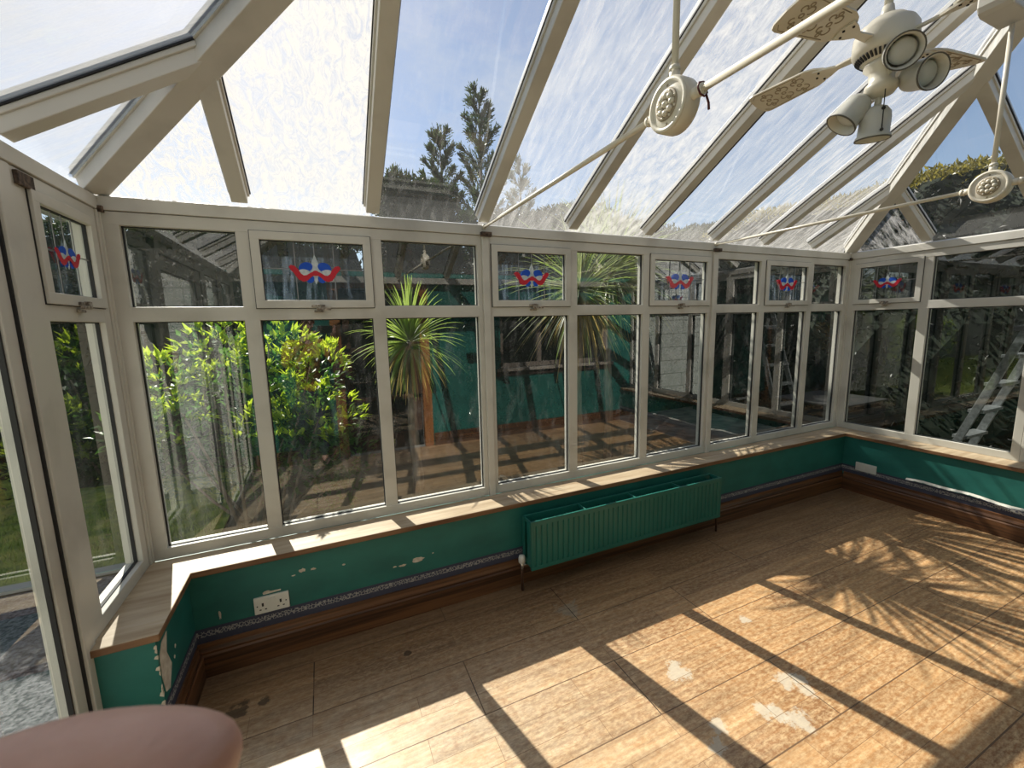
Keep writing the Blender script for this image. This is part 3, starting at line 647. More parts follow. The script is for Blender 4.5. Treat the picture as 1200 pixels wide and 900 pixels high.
# ------------------------------------------------------------------ ceiling fan
FC = Vector((2.53, -HW, 0))
fan = tag(empty('ceiling_fan', (FC.x, FC.y, 2.36)), 'cream ceiling fan with four scroll-cut blades and four spotlights hanging from the roof ridge', 'ceiling fan')
rr = Vector((.447, -.894, 0)); tt = Vector((-.894, -.447, 0)); uu = Vector((0, 0, 1))
b = BM(); tube(b, [(0, 0, .11), (0, 0, .45)], .0115, 14); tube(b, [(0, 0, .10), (0, 0, .15)], [.024, .015], 14); obj('down_rod', b, CREAM, fan)
b = BM(); lathe(b, [(.012, .37), (.055, .44), (.06, .455)], (0, 0, 0)); obj('ceiling_canopy', b, CREAM, fan)
b = BM(); lathe(b, [(.02, .112), (.05, .108), (.062, .096), (.074, .088), (.084, .070), (.086, .045), (.086, .022), (.082, .012), (.076, .006), (.060, -.010), (.048, -.018), (.02, -.018)], (0, 0, 0), seg=48); mh = obj('motor_housing', b, CREAM, fan)
b = BM()
for k in range(40):
    a = 2*math.pi*k/40; c, s = math.cos(a), math.sin(a)
    T = lambda p, q, z: Vector((c*p-s*q, s*p+c*q, z+(p-.060)*.95-.012))
    box(b, (.062, -.0028, -.0035), (.076, .0028, .000), T)
obj('vent_slots', b, DARK, mh)
def blade(ang, z=.045):
    ax = Vector((math.cos(ang), math.sin(ang), 0)); sd = Vector((-math.sin(ang), math.cos(ang), 0)); ti = R(13); su = sd*math.cos(ti)+uu*math.sin(ti); nn = ax.cross(su)
    T = lambda p, q, e: ax*p+su*q+nn*e+uu*z
    b = BM(); out_ = [(.175, -.020), (.20, -.042), (.23, -.053), (.42, -.064), (.435, -.060), (.445, -.045), (.45, 0), (.445, .045), (.435, .060), (.42, .064), (.23, .053), (.20, .042), (.175, .020)]
    up = [b.verts.new(T(p, q, .003)) for p, q in out_]; dn = [b.verts.new(T(p, q, -.003)) for p, q in out_]; n = len(out_)
    b.faces.new(up); b.faces.new(dn[::-1])
    for i in range(n): b.faces.new((up[i], up[(i+1) % n], dn[(i+1) % n], dn[i]))
    bmesh.ops.recalc_face_normals(b, faces=b.faces); bl = obj('blade', b, CREAM, fan)
    b = BM()
    def arc(cx, cy, r, a0, a1, w=.0022, n=12):
        pts = [T(cx+r*math.cos(a0+(a1-a0)*k/n), cy+r*math.sin(a0+(a1-a0)*k/n), -.0032) for k in range(n+1)]; tube(b, pts, w, 5)
    for cx in (.27, .33, .39):
        for sg in (-1, 1):
            arc(cx-.012, sg*.020, .012, 0, sg*4.6); arc(cx+.012, sg*.020, .009, math.pi, math.pi-sg*4.6); arc(cx, sg*.036, .006, 0, 6.2)
        arc(cx, 0, .007, 0, 6.28)
    for sg in (-1, 1): tube(b, [T(.24, sg*.046, -.0032), T(.415, sg*.056, -.0032), T(.432, sg*.04, -.0032)], .0016, 5)
    obj('scroll_cutwork', b, CREAMD, bl)
    b = BM(); q_ = [(.078, -.014), (.14, -.010), (.17, -.024), (.205, -.034), (.215, 0), (.205, .034), (.17, .024), (.14, .010), (.078, .014)]
    up = [b.verts.new(T(p, q, -.0035)) for p, q in q_]; dn = [b.verts.new(T(p, q, -.010)) for p, q in q_]; n = len(q_)
    b.faces.new(up); b.faces.new(dn[::-1])
    for i in range(n): b.faces.new((up[i], up[(i+1) % n], dn[(i+1) % n], dn[i]))
    bmesh.ops.recalc_face_normals(b, faces=b.faces); br_ = obj('blade_iron', b, CREAM, bl)
    b = BM()
    for p, q in ((.19, -.02), (.19, .02), (.205, 0)): lathe(b, [(.004, 0), (.0035, .003)], T(p, q, -.010), -nn, 8)
    obj('screw_heads', b, DARK, bl)
for a in (91, 176, 268, -5): blade(R(a))
b = BM(); lathe(b, [(.05, -.018), (.052, -.03), (.036, -.045), (.034, -.075), (.044, -.085), (.046, -.10), (.036, -.115), (.012, -.122)], (0, 0, 0), seg=28); lk = obj('light_hub', b, CREAM, fan)
def spot(oc, ax, root):
    oc = rr*oc[0]+tt*oc[1]+uu*oc[2]; ax = (rr*ax[0]+tt*ax[1]+uu*ax[2]).normalized(); root = rr*root[0]+tt*root[1]+uu*root[2]
    b = BM(); lathe(b, [(.046, 0), (.049, -.004), (.048, -.010), (.044, -.014), (.043, -.062), (.040, -.080), (.028, -.096), (.014, -.102)], oc, ax, 32, caps=False)
    lathe(b, [(.046, 0), (.042, -.002), (.040, -.05), (.030, -.08), (.012, -.09), (.002, -.09)], oc, ax, 32, caps=False)
    o = obj('spotlight_shade', b, [mat('pale_grey_shade', (.62, .61, .55), .35)], fan)
    b = BM(); lathe(b, [(.012, -.085), (.016, -.062), (.032, -.034), (.035, -.026), (.028, -.020), (.004, -.016)], oc, ax, 24); obj('reflector_bulb', b, BULB, o)
    b = BM(); lathe(b, [(.0465, -.001), (.0465, .0008), (.0500, .0008), (.0500, -.003)], oc, ax, 32, caps=False); obj('shade_rim', b, mat('rim_dark', (.12, .11, .09), .5), o)
    b = BM(); e = oc-ax*.097; tube(b, [root, root*.4+e*.6+uu*.004, e+ax*.01], [.010, .010, .010], 10); obj('spot_arm', b, CREAM, o)
spot((.048, .115, -.050), (.18, .86, -.42), (.01, .02, -.08))
spot((.123, .03, -.100), (.62, .70, -.30), (.02, 0, -.09))
spot((-.098, .03, -.191), (-.50, .25, -.70), (-.02, .0, -.095))
spot((-.010, -.01, -.249), (-.05, -.10, -1), (-.0, -.01, -.10))
b = BM(); tube(b, [rr*.012+tt*.034+uu*-.10, rr*.012+tt*.034+uu*-.235], .0016, 6); bmesh.ops.create_icosphere(b, subdivisions=2, radius=.006, matrix=Matrix.Translation(rr*.012+tt*.034+uu*-.17)); bmesh.ops.create_icosphere(b, subdivisions=2, radius=.005, matrix=Matrix.Translation(rr*.012+tt*.034+uu*-.235)); obj('pull_chain', b, DARK, fan)

# ------------------------------------------------------------------ outside: ground
GZ = -.12
GRAV = noisy('grey_gravel', (.045, .045, .05), (.20, .20, .21), (55, 55, 55), .9, .8, 3, .35, .65)
LAWN = noisy('lawn_green', (.09, .15, .015), (.30, .36, .04), (7, 7, 7), .9, .5, 8)
SLAB = noisy('mossy_paving', (.10, .095, .07), (.24, .22, .17), (6, 6, 6), .85, .3, 8)
b = BM(); box(b, (-1.95, -5.2, GZ-.05), (-.10, 1.3, GZ)); g0 = struct(obj('gravel_path', b, GRAV))
b = BM(); box(b, (-.10, .09, GZ-.05), (LEN+.1, 3.7, GZ)); struct(obj('mossy_bed', b, noisy('damp_mossy_ground', (.035, .030, .015), (.11, .095, .05), (5, 5, 5), .95, .3, 8)))
b = BM(); box(b, (LEN+.10, -5.2, GZ-.05), (9, 3.7, GZ)); struct(obj('paving', b, SLAB))
b = BM(); box(b, (-14, -5.2, GZ-.06), (-1.95, 9, GZ+.01)); box(b, (-1.95, 1.3, GZ-.06), (-.1, 9, GZ+.01)); box(b, (-.1, 3.7, GZ-.06), (9, 9, GZ+.01)); struct(obj('lawn', b, LAWN))
b = BM(); box(b, (-2.03, -5.2, GZ-.03), (-1.95, 1.38, GZ+.035)); box(b, (-1.95, 1.3, GZ-.03), (-.1, 1.38, GZ+.035)); struct(obj('kerb_edging', b, mat('kerb_concrete', (.35, .35, .33), .9)))
b = BM()
rd = random.Random(5)
for k in range(9000):
    x = rd.uniform(-5.5, -2.05) if k % 3 else rd.uniform(-2, -.15); y = rd.uniform(-1, 4.5) if k % 3 else rd.uniform(1.42, 2.9)
    h = rd.uniform(.03, .08); a = rd.uniform(0, 6.3); dx, dy = math.cos(a)*.006, math.sin(a)*.006; lx, ly = rd.uniform(-.03, .03), rd.uniform(-.03, .03)
    v = [b.verts.new((x-dx, y-dy, GZ)), b.verts.new((x+dx, y+dy, GZ)), b.verts.new((x+lx, y+ly, GZ+h))]; b.faces.new(v)
tag(obj('grass_blades', b, mat('grass_blade', (.22, .30, .04), .7)), 'rough grass growing on the lawn beyond the gravel path', 'grass', None, 'stuff')

# ------------------------------------------------------------------ plants
def leafmat(name, c, tr):
    ma = bpy.data.materials.new(name); ma.use_nodes = True; nt = ma.node_tree; nt.nodes.clear(); L = nt.links.new
    out = N(nt, 'ShaderNodeOutputMaterial'); p = N(nt, 'ShaderNodeBsdfPrincipled'); p.inputs['Roughness'].default_value = .38; p.inputs['Base Color'].default_value = (*c, 1)
    t = N(nt, 'ShaderNodeBsdfTranslucent'); t.inputs[0].default_value = (*tr, 1); m = N(nt, 'ShaderNodeMixShader'); m.inputs[0].default_value = .45
    L(p.outputs[0], m.inputs[1]); L(t.outputs[0], m.inputs[2]); L(m.outputs[0], out.inputs[0]); return ma
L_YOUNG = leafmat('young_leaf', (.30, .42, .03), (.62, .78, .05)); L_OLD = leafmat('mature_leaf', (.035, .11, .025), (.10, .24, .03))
L_HEDGE = leafmat('hedge_leaf', (.014, .028, .010), (.02, .04, .008)); L_CON = leafmat('conifer_leaf', (.05, .075, .035), (.06, .09, .03)); L_SHADE = leafmat('shade_toned_leaf', (.006, .010, .005), (.008, .014, .004)); L_SUNMOSS = leafmat('sun_tinted_moss_top', (.20, .17, .04), (.28, .24, .05))  # L_SHADE has shade put into its colour, the mossy top leaf has sun
L_PALM = leafmat('palm_leaf', (.14, .22, .05), (.34, .46, .09)); L_PALMD = leafmat('old_palm_leaf', (.26, .20, .07), (.38, .28, .09)); L_PALMG = leafmat('grey_palm_leaf', (.16, .19, .10), (.26, .30, .12))
BARK = noisy('bark', (.10, .075, .055), (.24, .19, .14), (30, 30, 6), .9, .6)
def leaf(vs, fs, p, d, up, L_, w, mi, ms):
    d = d.normalized(); s = d.cross(up); s = s.normalized() if s.length > 1e-4 else Vector((1, 0, 0)); n = s.cross(d); i = len(vs)
    vs += [p, p+d*L_*.4+s*w+n*.1*L_, p+d*L_*.4-s*w+n*.1*L_, p+d*L_*.45-n*0, p+d*L_]
    for f in ((0, 1, 3), (0, 3, 2), (1, 4, 3), (2, 3, 4)): fs.append(tuple(i+k for k in f)); ms.append(mi)
def mesh_obj(name, vs, fs, ms, mats, parent):
    me = bpy.data.meshes.new(name); me.from_pydata([tuple(v) for v in vs], [], fs)
    for m_ in mats: me.materials.append(m_)
    if ms: me.polygons.foreach_set('material_index', ms)
    o = bpy.data.objects.new(name, me); C.objects.link(o); o.parent = parent; return o
def rv(rd): return Vector((rd.gauss(0, 1), rd.gauss(0, 1), rd.gauss(0, 1))).normalized()

# the leafy laurel-like bush outside the first two windows
bush = tag(empty('laurel_bush', (.21, 1.36, GZ)), 'bushy shrub with glossy yellow-green leaves growing close outside the left windows', 'bush')
rd = random.Random(11); vs, fs, ms = [], [], []; st = BM()
blobs = [((-.42, .0, 1.18), .25), ((-.12, .05, 1.38), .24), ((.18, .0, 1.42), .26), ((.42, .0, 1.22), .26), ((.05, .1, 1.05), .36), ((.45, .02, .85), .30), ((.55, .05, .58), .26), ((.20, .10, .70), .36), ((-.5, .15, .62), .24), ((.50, .05, .32), .22), ((-.45, .1, .9), .24), ((-.1, .35, .5), .3), ((-.62, .0, .95), .18)]
for (cx, cy, cz), r in blobs:
    for k in range(int(230*(r/.25)**2)):
        u = rv(rd); rad = r*rd.uniform(.45, 1.05); p = (Vector((cx, cy, cz-.06))+Vector((u.x, u.y*.7, u.z))*rad)*1.10
        if p.y < -.72: p.y = -.72
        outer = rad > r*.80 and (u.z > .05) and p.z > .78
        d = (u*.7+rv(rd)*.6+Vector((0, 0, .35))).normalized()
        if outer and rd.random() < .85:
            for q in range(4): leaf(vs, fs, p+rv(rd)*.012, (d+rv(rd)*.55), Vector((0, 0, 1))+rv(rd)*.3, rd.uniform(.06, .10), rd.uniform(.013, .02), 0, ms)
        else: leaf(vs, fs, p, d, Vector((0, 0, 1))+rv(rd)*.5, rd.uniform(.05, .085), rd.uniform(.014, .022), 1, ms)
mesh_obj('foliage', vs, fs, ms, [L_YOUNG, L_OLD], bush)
for k in range(11):
    a = Vector((rd.uniform(-.2, .2), rd.uniform(-.05, .2), 0)); (cx, cy, cz), r = blobs[k]; tube(st, [a, a*.5+Vector((cx, cy, cz))*.55+rv(rd)*.04, Vector((cx, cy, cz))*1.1], [.016, .011, .005], 7)
obj('stems', st, BARK, bush)

def cordyline(loc, hh, n, L_, rr_, lab, mats, seed, lean=(0, 0), droop=.9, skirt=.5, wid=.014):
    t = tag(empty('cabbage_palm', (loc[0], loc[1], GZ)), lab, 'palm'); rd = random.Random(seed)
    b = BM(); top = Vector((lean[0], lean[1], hh-GZ)); pts = [top*(k/7)+Vector((math.sin(k*1.3)*.012, math.cos(k*1.7)*.01, 0)) for k in range(8)]
    tube(b, pts, [.05-.016*k/7+.004*(k % 2) for k in range(8)], 12); obj('trunk', b, BARK, t)
    vs, fs, ms = [], [], []
    for k in range(n):
        el = rd.uniform(-.75, 1.45) if rd.random() > skirt*.4 else rd.uniform(-1.3, -.6); az = rd.uniform(0, 6.283); Ln = L_*rd.uniform(.7, 1.1)
        d = Vector((math.cos(az)*math.cos(el), math.sin(az)*math.cos(el), math.sin(el))); s = d.cross(Vector((0, 0, 1))); s = (s.normalized() if s.length > .01 else Vector((1, 0, 0))); p = top+d*.03; ns = 7; i0 = len(vs); dd = d.copy()
        mi = 1 if (el < -.45 and rd.random() < .6) else (2 if rd.random() < .25 else 0)
        for q in range(ns+1):
            f = q/ns; w = wid*(min(1, f*5+.45))*(1-f)**.6+.0012; n_ = s.cross(dd).normalized()
            vs += [p+s*w+n_*w*.5, p, p-s*w+n_*w*.5]
            dd = (dd+Vector((0, 0, -droop*.16*f*1.5))).normalized(); p = p+dd*Ln/ns
        for q in range(ns):
            a = i0+q*3
            fs += [(a, a+1, a+4, a+3), (a+1, a+2, a+5, a+4)]; ms += [mi, mi]
    mesh_obj('leaf_crown', vs, fs, ms, mats, t); return t
cordyline((1.47, 1.50), 1.37, 210, .52, .4, 'cabbage palm with a slim trunk and bright green crown outside the left windows', [L_PALM, L_PALMD, L_PALM], 4, (.0, 0), .9, .8)
cordyline((2.96, 1.12), 1.80, 240, .80, .4, 'larger grey-green cabbage palm with long spiky leaves outside the middle windows', [L_PALMG, L_PALMD, L_PALM], 9, (.02, 0), .75, .7, .013)
cordyline((3.80, 1.75), 2.05, 360, .92, .4, 'tallest cabbage palm, partly hidden behind the frames of the windows nearest the far corner', [L_PALMG, L_PALMD, L_PALM], 15, (.0, 0), .7, .4, .013)

def hedge(name, x0, x1, y0, y1, z1, lab, seed, n, topmat=False, zvar=.12, cat='hedge', size=.07):
    t = tag(empty(name, ((x0+x1)/2, (y0+y1)/2, GZ)), lab, cat); rd = random.Random(seed); ox, oy = (x0+x1)/2, (y0+y1)/2
    nx = max(2, int((x1-x0)/.25)); ny = max(2, int((y1-y0)/.25)); b = BM(); H = z1-GZ
    top = lambda x, y: H+zvar*(math.sin(x*1.7+seed)+math.sin(x*4.1+y*2)*.5+math.sin(y*3.1+seed)*.6)
    # core
    nz = 8; loop = []
    for i in range(nx+1): loop.append((x0+(x1-x0)*i/nx, y0))
    for i in range(1, ny+1): loop.append((x1, y0+(y1-y0)*i/ny))
    for i in range(nx-1, -1, -1): loop.append((x0+(x1-x0)*i/nx, y1))
    for i in range(ny-1, 0, -1): loop.append((x0, y0+(y1-y0)*i/ny))
    rings = []
    for k in range(nz+1):
        sh = 1-.12*(k/nz)**6
        rings.append([b.verts.new((((x-ox)*sh)+rd.uniform(-.05, .05), ((y-oy)*sh)+rd.uniform(-.05, .05), (top(x, y)-.06)*k/nz)) for x, y in loop])
    for a, c in zip(rings, rings[1:]):
        for k in range(len(loop)): b.faces.new((a[k], a[(k+1) % len(loop)], c[(k+1) % len(loop)], c[k]))
    b.faces.new(rings[-1]); bmesh.ops.triangulate(b, faces=[f for f in b.faces if len(f.verts) > 4]); obj('woody_core', b, mat('hedge_core', (.012, .02, .01), .95), t)
    vs, fs, ms = [], [], []
    for k in range(n):
        r = rd.random(); 
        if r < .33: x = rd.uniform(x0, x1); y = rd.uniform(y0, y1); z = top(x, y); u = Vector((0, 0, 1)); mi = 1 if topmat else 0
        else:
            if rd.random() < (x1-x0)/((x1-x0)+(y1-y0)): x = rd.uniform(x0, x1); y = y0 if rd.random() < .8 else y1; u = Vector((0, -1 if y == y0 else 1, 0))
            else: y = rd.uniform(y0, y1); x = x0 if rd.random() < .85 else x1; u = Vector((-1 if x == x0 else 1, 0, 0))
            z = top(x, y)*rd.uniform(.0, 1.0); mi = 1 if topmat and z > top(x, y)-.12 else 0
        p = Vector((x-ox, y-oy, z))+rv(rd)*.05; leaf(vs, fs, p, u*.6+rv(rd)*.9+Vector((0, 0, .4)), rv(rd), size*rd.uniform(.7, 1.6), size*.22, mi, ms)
    mesh_obj('foliage', vs, fs, ms, [L_SHADE if topmat else L_HEDGE, L_SUNMOSS], t); return t
hedge('clipped_hedge', -2.2, 1.45, 3.5, 4.2, 2.58, 'dark hedge behind the bush outside the left windows, the lower stretch', 2, 12000, zvar=.06)
hedge('clipped_hedge', 1.60, 2.62, 3.5, 4.2, 3.2, 'short tall stretch of dark hedge directly under the feathery conifers', 4, 7000)
hedge('clipped_hedge', 2.78, 8.4, 3.5, 4.2, 3.2, 'long tall dark hedge behind the two larger palms', 6, 15000)
hedge('clipped_hedge', 6.9, 7.9, -4.2, 3.3, 3.02, 'hedge coloured dark for shade, with a sun-tinted mossy top, beyond the right-hand end wall', 13, 26000, True, .07, size=.06)
hedge('clipped_hedge', -13.5, -8.5, 2.5, 8.0, 2.6, 'distant garden hedge across the lawn seen through the glazed door', 21, 5000, size=.14)
hedge('clipped_hedge', -8.2, -2.3, 5.2, 6.2, 2.3, 'dark hedge closing the lawn beyond the gravel path', 22, 9000, size=.10)

def conifer(x, y, h, w, lab, seed, n=46):
    t = tag(empty('conifer_tree', (x, y, GZ)), lab, 'tree', None); rd = random.Random(seed); b = BM(); H = h-GZ
    tube(b, [(0, 0, 0), (0.02, 0, H*.5), (0, 0, H*.98)], [.09, .05, .006], 9)
    vs, fs, ms = [], [], []
    for k in range(n):
        f = (k+.5)/n; z = H*(.25+.74*f); L_ = w*(1-f)**.75+.10; az = k*2.4+rd.uniform(-.3, .3); d = Vector((math.cos(az), math.sin(az), .55+.5*f)).normalized(); p0 = Vector((0, 0, z)); p1 = p0+d*L_+Vector((0, 0, .05)); tube(b, [p0, (p0+p1)/2, p1], [.012*(1-f)+.003, .006, .002], 5)
        m_ = int(24+L_*75)
        for q in range(m_):
            g = rd.uniform(.12, 1); c = p0+(p1-p0)*g; dd = (d*.8+rv(rd)*.55+Vector((0, 0, .25))).normalized(); sl_ = (.20*(1-g)+.09)*rd.uniform(.6, 1.2)
            for e in range(5):
                cc = c+dd*sl_*e/5; leaf(vs, fs, cc, dd+rv(rd)*.45, rv(rd), .065, .010, 0, ms)
    obj('trunk', b, BARK, t); mesh_obj('foliage', vs, fs, ms, [L_CON], t)
conifer(3.58, 5.2, 5.45, 1.0, 'tallest feathery conifer seen through the clear roof pane', 1, 60)
conifer(2.89, 5.3, 4.75, .95, 'shorter feathery conifer left of the tallest one', 2, 54)
conifer(4.5, 5.5, 4.5, .8, 'broad conifer right of the tallest one behind the hedge', 3, 34)
conifer(2.15, 5.4, 4.0, .8, 'low conifer top just above the hedge line', 5, 34)

# ------------------------------------------------------------------ outside: stepladder and table beyond the right wall
ALU = noisy('scuffed_aluminium', (.30, .31, .32), (.50, .51, .52), (40, 40, 40), .4); ALU.node_tree.nodes['Principled BSDF'].inputs['Metallic'].default_value = .6
sl_ = tag(empty('stepladder', (5.55, -.95, GZ)), 'aluminium stepladder standing open outside the right-hand window', 'ladder')
def rail(p0, p1, w=.022, dd=.05, name='stile', m_=ALU):
    p0 = Vector(p0); p1 = Vector(p1); d = (p1-p0).normalized(); s = Vector((1, 0, 0)); n = s.cross(d); T = lambda a, c, e: p0+s*a+n*c+d*e
    b = BM(); L_ = (p1-p0).length; box(b, (-w/2, -dd/2, 0), (w/2, dd/2, L_), T); return obj(name, b, m_, sl_, .002)
for x in (-.2, .2):
    rail((x, .42, 0), (x*.75, -.12, 1.75), name='front_stile'); rail((x, -.55, 0), (x*.75, -.14, 1.62), .018, .03, 'rear_leg')
for k in range(7):
    f = (k+1)/8; y = .42-.54*f; z = 1.75*f; w = .2-.05*f; b = BM(); box(b, (-w, y-.045, z-.012), (w, y+.045, z+.012)); obj('tread', b, ALU, sl_, .002)
b = BM(); box(b, (-.17, -.26, 1.50), (.17, .02, 1.535)); obj('platform', b, mat('grey_plastic', (.12, .12, .13), .5), sl_, .004)
b = BM(); box(b, (-.20, -.40, .60), (.20, -.38, .63)); obj('rear_brace', b, ALU, sl_)
tb = tag(empty('garden_table', (5.95, .55, GZ)), 'black slatted garden table with a dark grey top outside the far corner', 'table')
BLK = mat('black_resin', (.015, .015, .016), .5)
b = BM(); box(b, (-.42, -.36, .70), (.42, .36, .725)); obj('table_top', b, mat('grey_table_top', (.035, .035, .035), .6), tb, .006)
for x in (-.36, .36):
    for y in (-.30, .30): b = BM(); box(b, (x-.03, y-.03, 0), (x+.03, y+.03, .70)); obj('leg', b, BLK, tb, .004)
b = BM()
for k in range(7): box(b, (-.40, -.345, .08+k*.085), (.40, -.325, .14+k*.085)); box(b, (-.40, -.3, .08+k*.085), (-.38, .3, .14+k*.085))
obj('side_panel', b, BLK, tb)

# ------------------------------------------------------------------ the person taking the picture, and the phone
SKIN = noisy('skin', (.56, .33, .26), (.68, .43, .35), (70, 70, 200), .5, .15, 8)
SKIN.node_tree.nodes['Principled BSDF'].inputs['Subsurface Weight'].default_value = .12
SKIN.node_tree.nodes['Principled BSDF'].inputs['Subsurface Radius'].default_value = (.012, .005, .003)
JACK = noisy('mustard_jacket', (.38, .22, .03), (.50, .30, .05), (14, 14, 14), .8); TROU = mat('dark_jeans', (.03, .04, .07), .8); HAIR = noisy('brown_hair', (.05, .03, .015), (.12, .07, .04), (60, 60, 10), .6)
bf = Vector((math.sin(yaw), math.cos(yaw), 0)); brt = Vector((math.cos(yaw), -math.sin(yaw), 0))
BASE = Vector((CAM.x, CAM.y, 0))
def BP(r, f, z): return BASE+brt*r+bf*f+Vector((0, 0, z))          # body frame
def CP(r, f, u): return CAM+RT*r+FW*f+UP*u                          # phone frame
person = tag(empty('person', BP(0, -.40, 0)), 'person in mustard jacket and jeans holding up a phone, fingertip before the lens', 'person')
PW = person.location.copy()
def skin(name, chains, m_, sub=2):
    """chains: lists of (key, point, radius); shared keys join the chains"""
    idx, vs, rad, es = {}, [], [], []
    for ch in chains:
        prev = None
        for key, p, r in ch:
            if key not in idx: idx[key] = len(vs); vs.append(Vector(p)-PW); rad.append(r)
            if prev is not None and prev != idx[key]: es.append((prev, idx[key]))
            prev = idx[key]
    me = bpy.data.meshes.new(name+'_lay'); me.from_pydata([tuple(v) for v in vs], es, [])
    o = bpy.data.objects.new(name+'_lay', me); C.objects.link(o)
    md = o.modifiers.new('skin', 'SKIN'); 
    if not me.skin_vertices: o.data.attributes.new
    for i, r in enumerate(rad):
        sv = me.skin_vertices[0].data[i]; sv.radius = (r, r) if not isinstance(r, tuple) else r; sv.use_root = (i == 0)
    md.use_smooth_shade = True
    ss = o.modifiers.new('sub', 'SUBSURF'); ss.levels = sub; ss.render_levels = sub
    bpy.context.view_layer.update(); dg = bpy.context.evaluated_depsgraph_get()
    new = bpy.data.meshes.new_from_object(o.evaluated_get(dg)); new.materials.clear(); new.materials.append(m_)
    for p in new.polygons: p.use_smooth = True; p.material_index = 0
    bpy.data.objects.remove(o); r = bpy.data.objects.new(name, new); C.objects.link(r); r.parent = person; return r
def arm(side, wr, hand):
    return [('chest', BP(0, -.40, 1.26), .088), ('sh%d' % side, BP(side*.175, -.40, 1.36), .055), ('el%d' % side, BP(side*.25, -.27, 1.13), .040), ('wr%d' % side, wr, .024), ('pa%d' % side, hand, (.024, .024))]
LW, LP = CP(-.135, -.055, -.115), CP(-.105, -.012, -.083)
RW, RP = CP(.165, -.075, -.10), CP(.125, -.022, -.055)
trunk = [('pelvis', BP(0, -.40, .90), .070), ('waist', BP(0, -.40, 1.04), .082), ('chest', BP(0, -.40, 1.26), .088), ('neck0', BP(0, -.385, 1.41), .055), ('neck', BP(0, -.37, 1.46), .048), ('jaw', BP(0, -.335, 1.515), .062), ('skull', BP(0, -.34, 1.60), .080), ('crown', BP(0, -.345, 1.655), .055)]
face = [('skull', 0, 0), ('nose', BP(0, -.248, 1.565), .010)]
legs = [[('pelvis', 0, 0), ('hip%d' % sd, BP(sd*.085, -.40, .80), .072), ('knee%d' % sd, BP(sd*.10, -.385, .44), .055), ('ank%d' % sd, BP(sd*.10, -.41, .09), .036), ('toe%d' % sd, BP(sd*.115, -.30, .035), .030)] for sd in (-1, 1)]
f1 = [('pa-1', 0, 0), ('i1', CP(-.101, .024, -.074), .0092), ('i2', CP(-.086, .050, -.0605), .0088), ('i3', CP(-.062, .060, -.0555), .0086), ('i4', CP(-.0470, .0600, -.0548), .0084), ('i5', CP(-.0400, .0600, -.0575), .0066)]
others = []
for n_, (du, ln) in enumerate(((-.020, 1.0), (-.038, .95), (-.055, .8))):
    others.append([('pa-1', 0, 0), ('l%da' % n_, CP(-.100, .012, -.082+du), .0088), ('l%db' % n_, CP(-.085, .022, -.080+du), .0082), ('l%dc' % n_, CP(-.085+.03*ln, .020, -.080+du), .0072)])
others.append([('pa-1', 0, 0), ('lt1', CP(-.085, -.030, -.070), .0098), ('lt2', CP(-.055, -.026, -.050), .0085), ('lt3', CP(-.038, -.022, -.040), .0075)])
for n_, u_ in enumerate((.010, -.009, -.028, -.046)):
    others.append([('pa1', 0, 0), ('r%da' % n_, CP(.150, -.004, u_), .0088), ('r%db' % n_, CP(.140, .006, u_), .0080), ('r%dc' % n_, CP(.118+.004*(n_ in (0, 3)), .008, u_), .0070)])
others.append([('pa1', 0, 0), ('rt1', CP(.110, -.034, -.045), .0098), ('rt2', CP(.092, -.028, -.022), .0085), ('rt3', CP(.082, -.022, -.008), .0075)])
skin('body', [trunk, face, arm(-1, LW, LP), arm(1, RW, RP)]+legs+[f1]+others, SKIN)
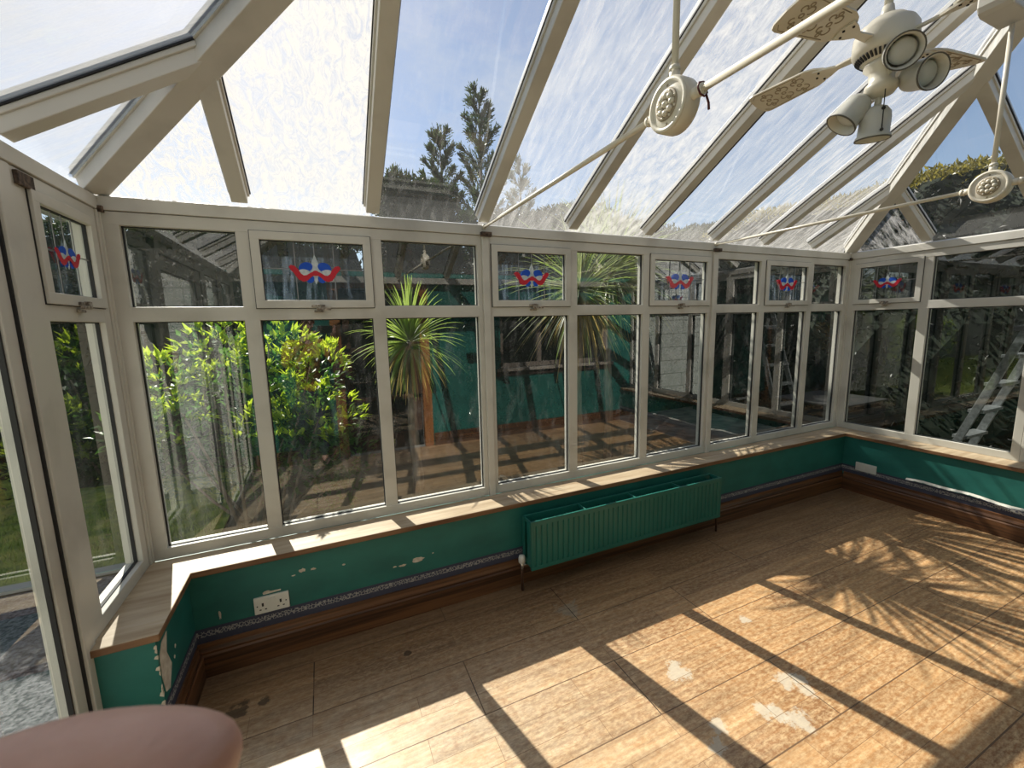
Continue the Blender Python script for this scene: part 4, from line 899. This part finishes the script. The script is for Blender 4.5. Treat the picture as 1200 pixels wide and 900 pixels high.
# clothes, hair, features
def sleeve(side, wr):
    a = BP(side*.25, -.27, 1.13); e = a+(wr-a)*.93
    return [('c1', BP(0, -.40, 1.25), .125), ('s%d' % side, BP(side*.175, -.40, 1.36), .070), ('e%d' % side, a, .054), ('w%d' % side, e, .036)]
skin('jacket', [[('c0', BP(0, -.40, .82), .132), ('c01', BP(0, -.40, .93), .138), ('c00', BP(0, -.40, 1.07), .118), ('c1', BP(0, -.40, 1.25), .125), ('c2', BP(0, -.39, 1.40), .070)], sleeve(-1, LW), sleeve(1, RW)], JACK)
skin('jeans', [[('p0', BP(0, -.40, .97), .098), ('p', BP(0, -.40, .88), .105)]]+[[('p', 0, 0), ('h%d' % sd, BP(sd*.082, -.40, .77), .088), ('m%d' % sd, BP(sd*.09, -.395, .62), .080), ('k%d' % sd, BP(sd*.10, -.385, .44), .066), ('a%d' % sd, BP(sd*.10, -.41, .10), .052)] for sd in (-1, 1)], TROU)
for sd in (-1, 1): skin('shoe', [[('a', BP(sd*.10, -.435, .045), .042), ('b', BP(sd*.108, -.36, .040), .040), ('c', BP(sd*.118, -.27, .032), .030)]], mat('brown_shoe', (.07, .04, .025), .5))
skin('hair', [[('a', BP(0, -.375, 1.53), .058), ('b', BP(0, -.365, 1.61), .083), ('c', BP(0, -.345, 1.665), .070), ('d', BP(0, -.29, 1.675), .030)]], HAIR)
for sd in (-1, 1):
    b = BM(); bmesh.ops.create_uvsphere(b, u_segments=14, v_segments=10, radius=.012, matrix=Matrix.Translation(BP(sd*.031, -.268, 1.592)-PW)); o = obj('eye', b, mat('eye_white', (.7, .7, .68), .2), person)
    b = BM(); bmesh.ops.create_uvsphere(b, u_segments=10, v_segments=8, radius=.0055, matrix=Matrix.Translation(BP(sd*.031, -.2585, 1.592)-PW)); obj('iris', b, mat('iris_brown', (.05, .03, .02), .2), o)
    skin('ear', [[('a', BP(sd*.080, -.345, 1.60), .012), ('b', BP(sd*.088, -.352, 1.58), .014), ('c', BP(sd*.080, -.345, 1.555), .008)]], SKIN)
skin('mouth', [[('a', BP(-.022, -.273, 1.525), .004), ('b', BP(0, -.266, 1.524), .007), ('c', BP(.022, -.273, 1.525), .004)]], mat('lip', (.42, .14, .12), .5))
ph = tag(empty('smartphone', CAM), 'black smartphone held sideways in both hands by the person', 'phone')
PH = lambda r, d, u: RT*r+FW*d+UP*u
b = BM(); box(b, (-.030, -.013, -.060), (.118, -.005, .014), PH); obj('phone_body', b, mat('phone_black', (.01, .01, .012), .25), ph, .004)
b = BM(); lathe(b, [(.011, -.006), (.011, -.003), (.007, -.0025), (.007, -.004), (.001, -.004)], (0, 0, 0), FW, 24); obj('camera_lens', b, mat('phone_black', (.01, .01, .012), .25), ph)
b = BM(); box(b, (-.026, -.0140, -.056), (.114, -.0130, .010), PH); obj('screen', b, mat('screen_dark', (.03, .04, .045), .1), ph)
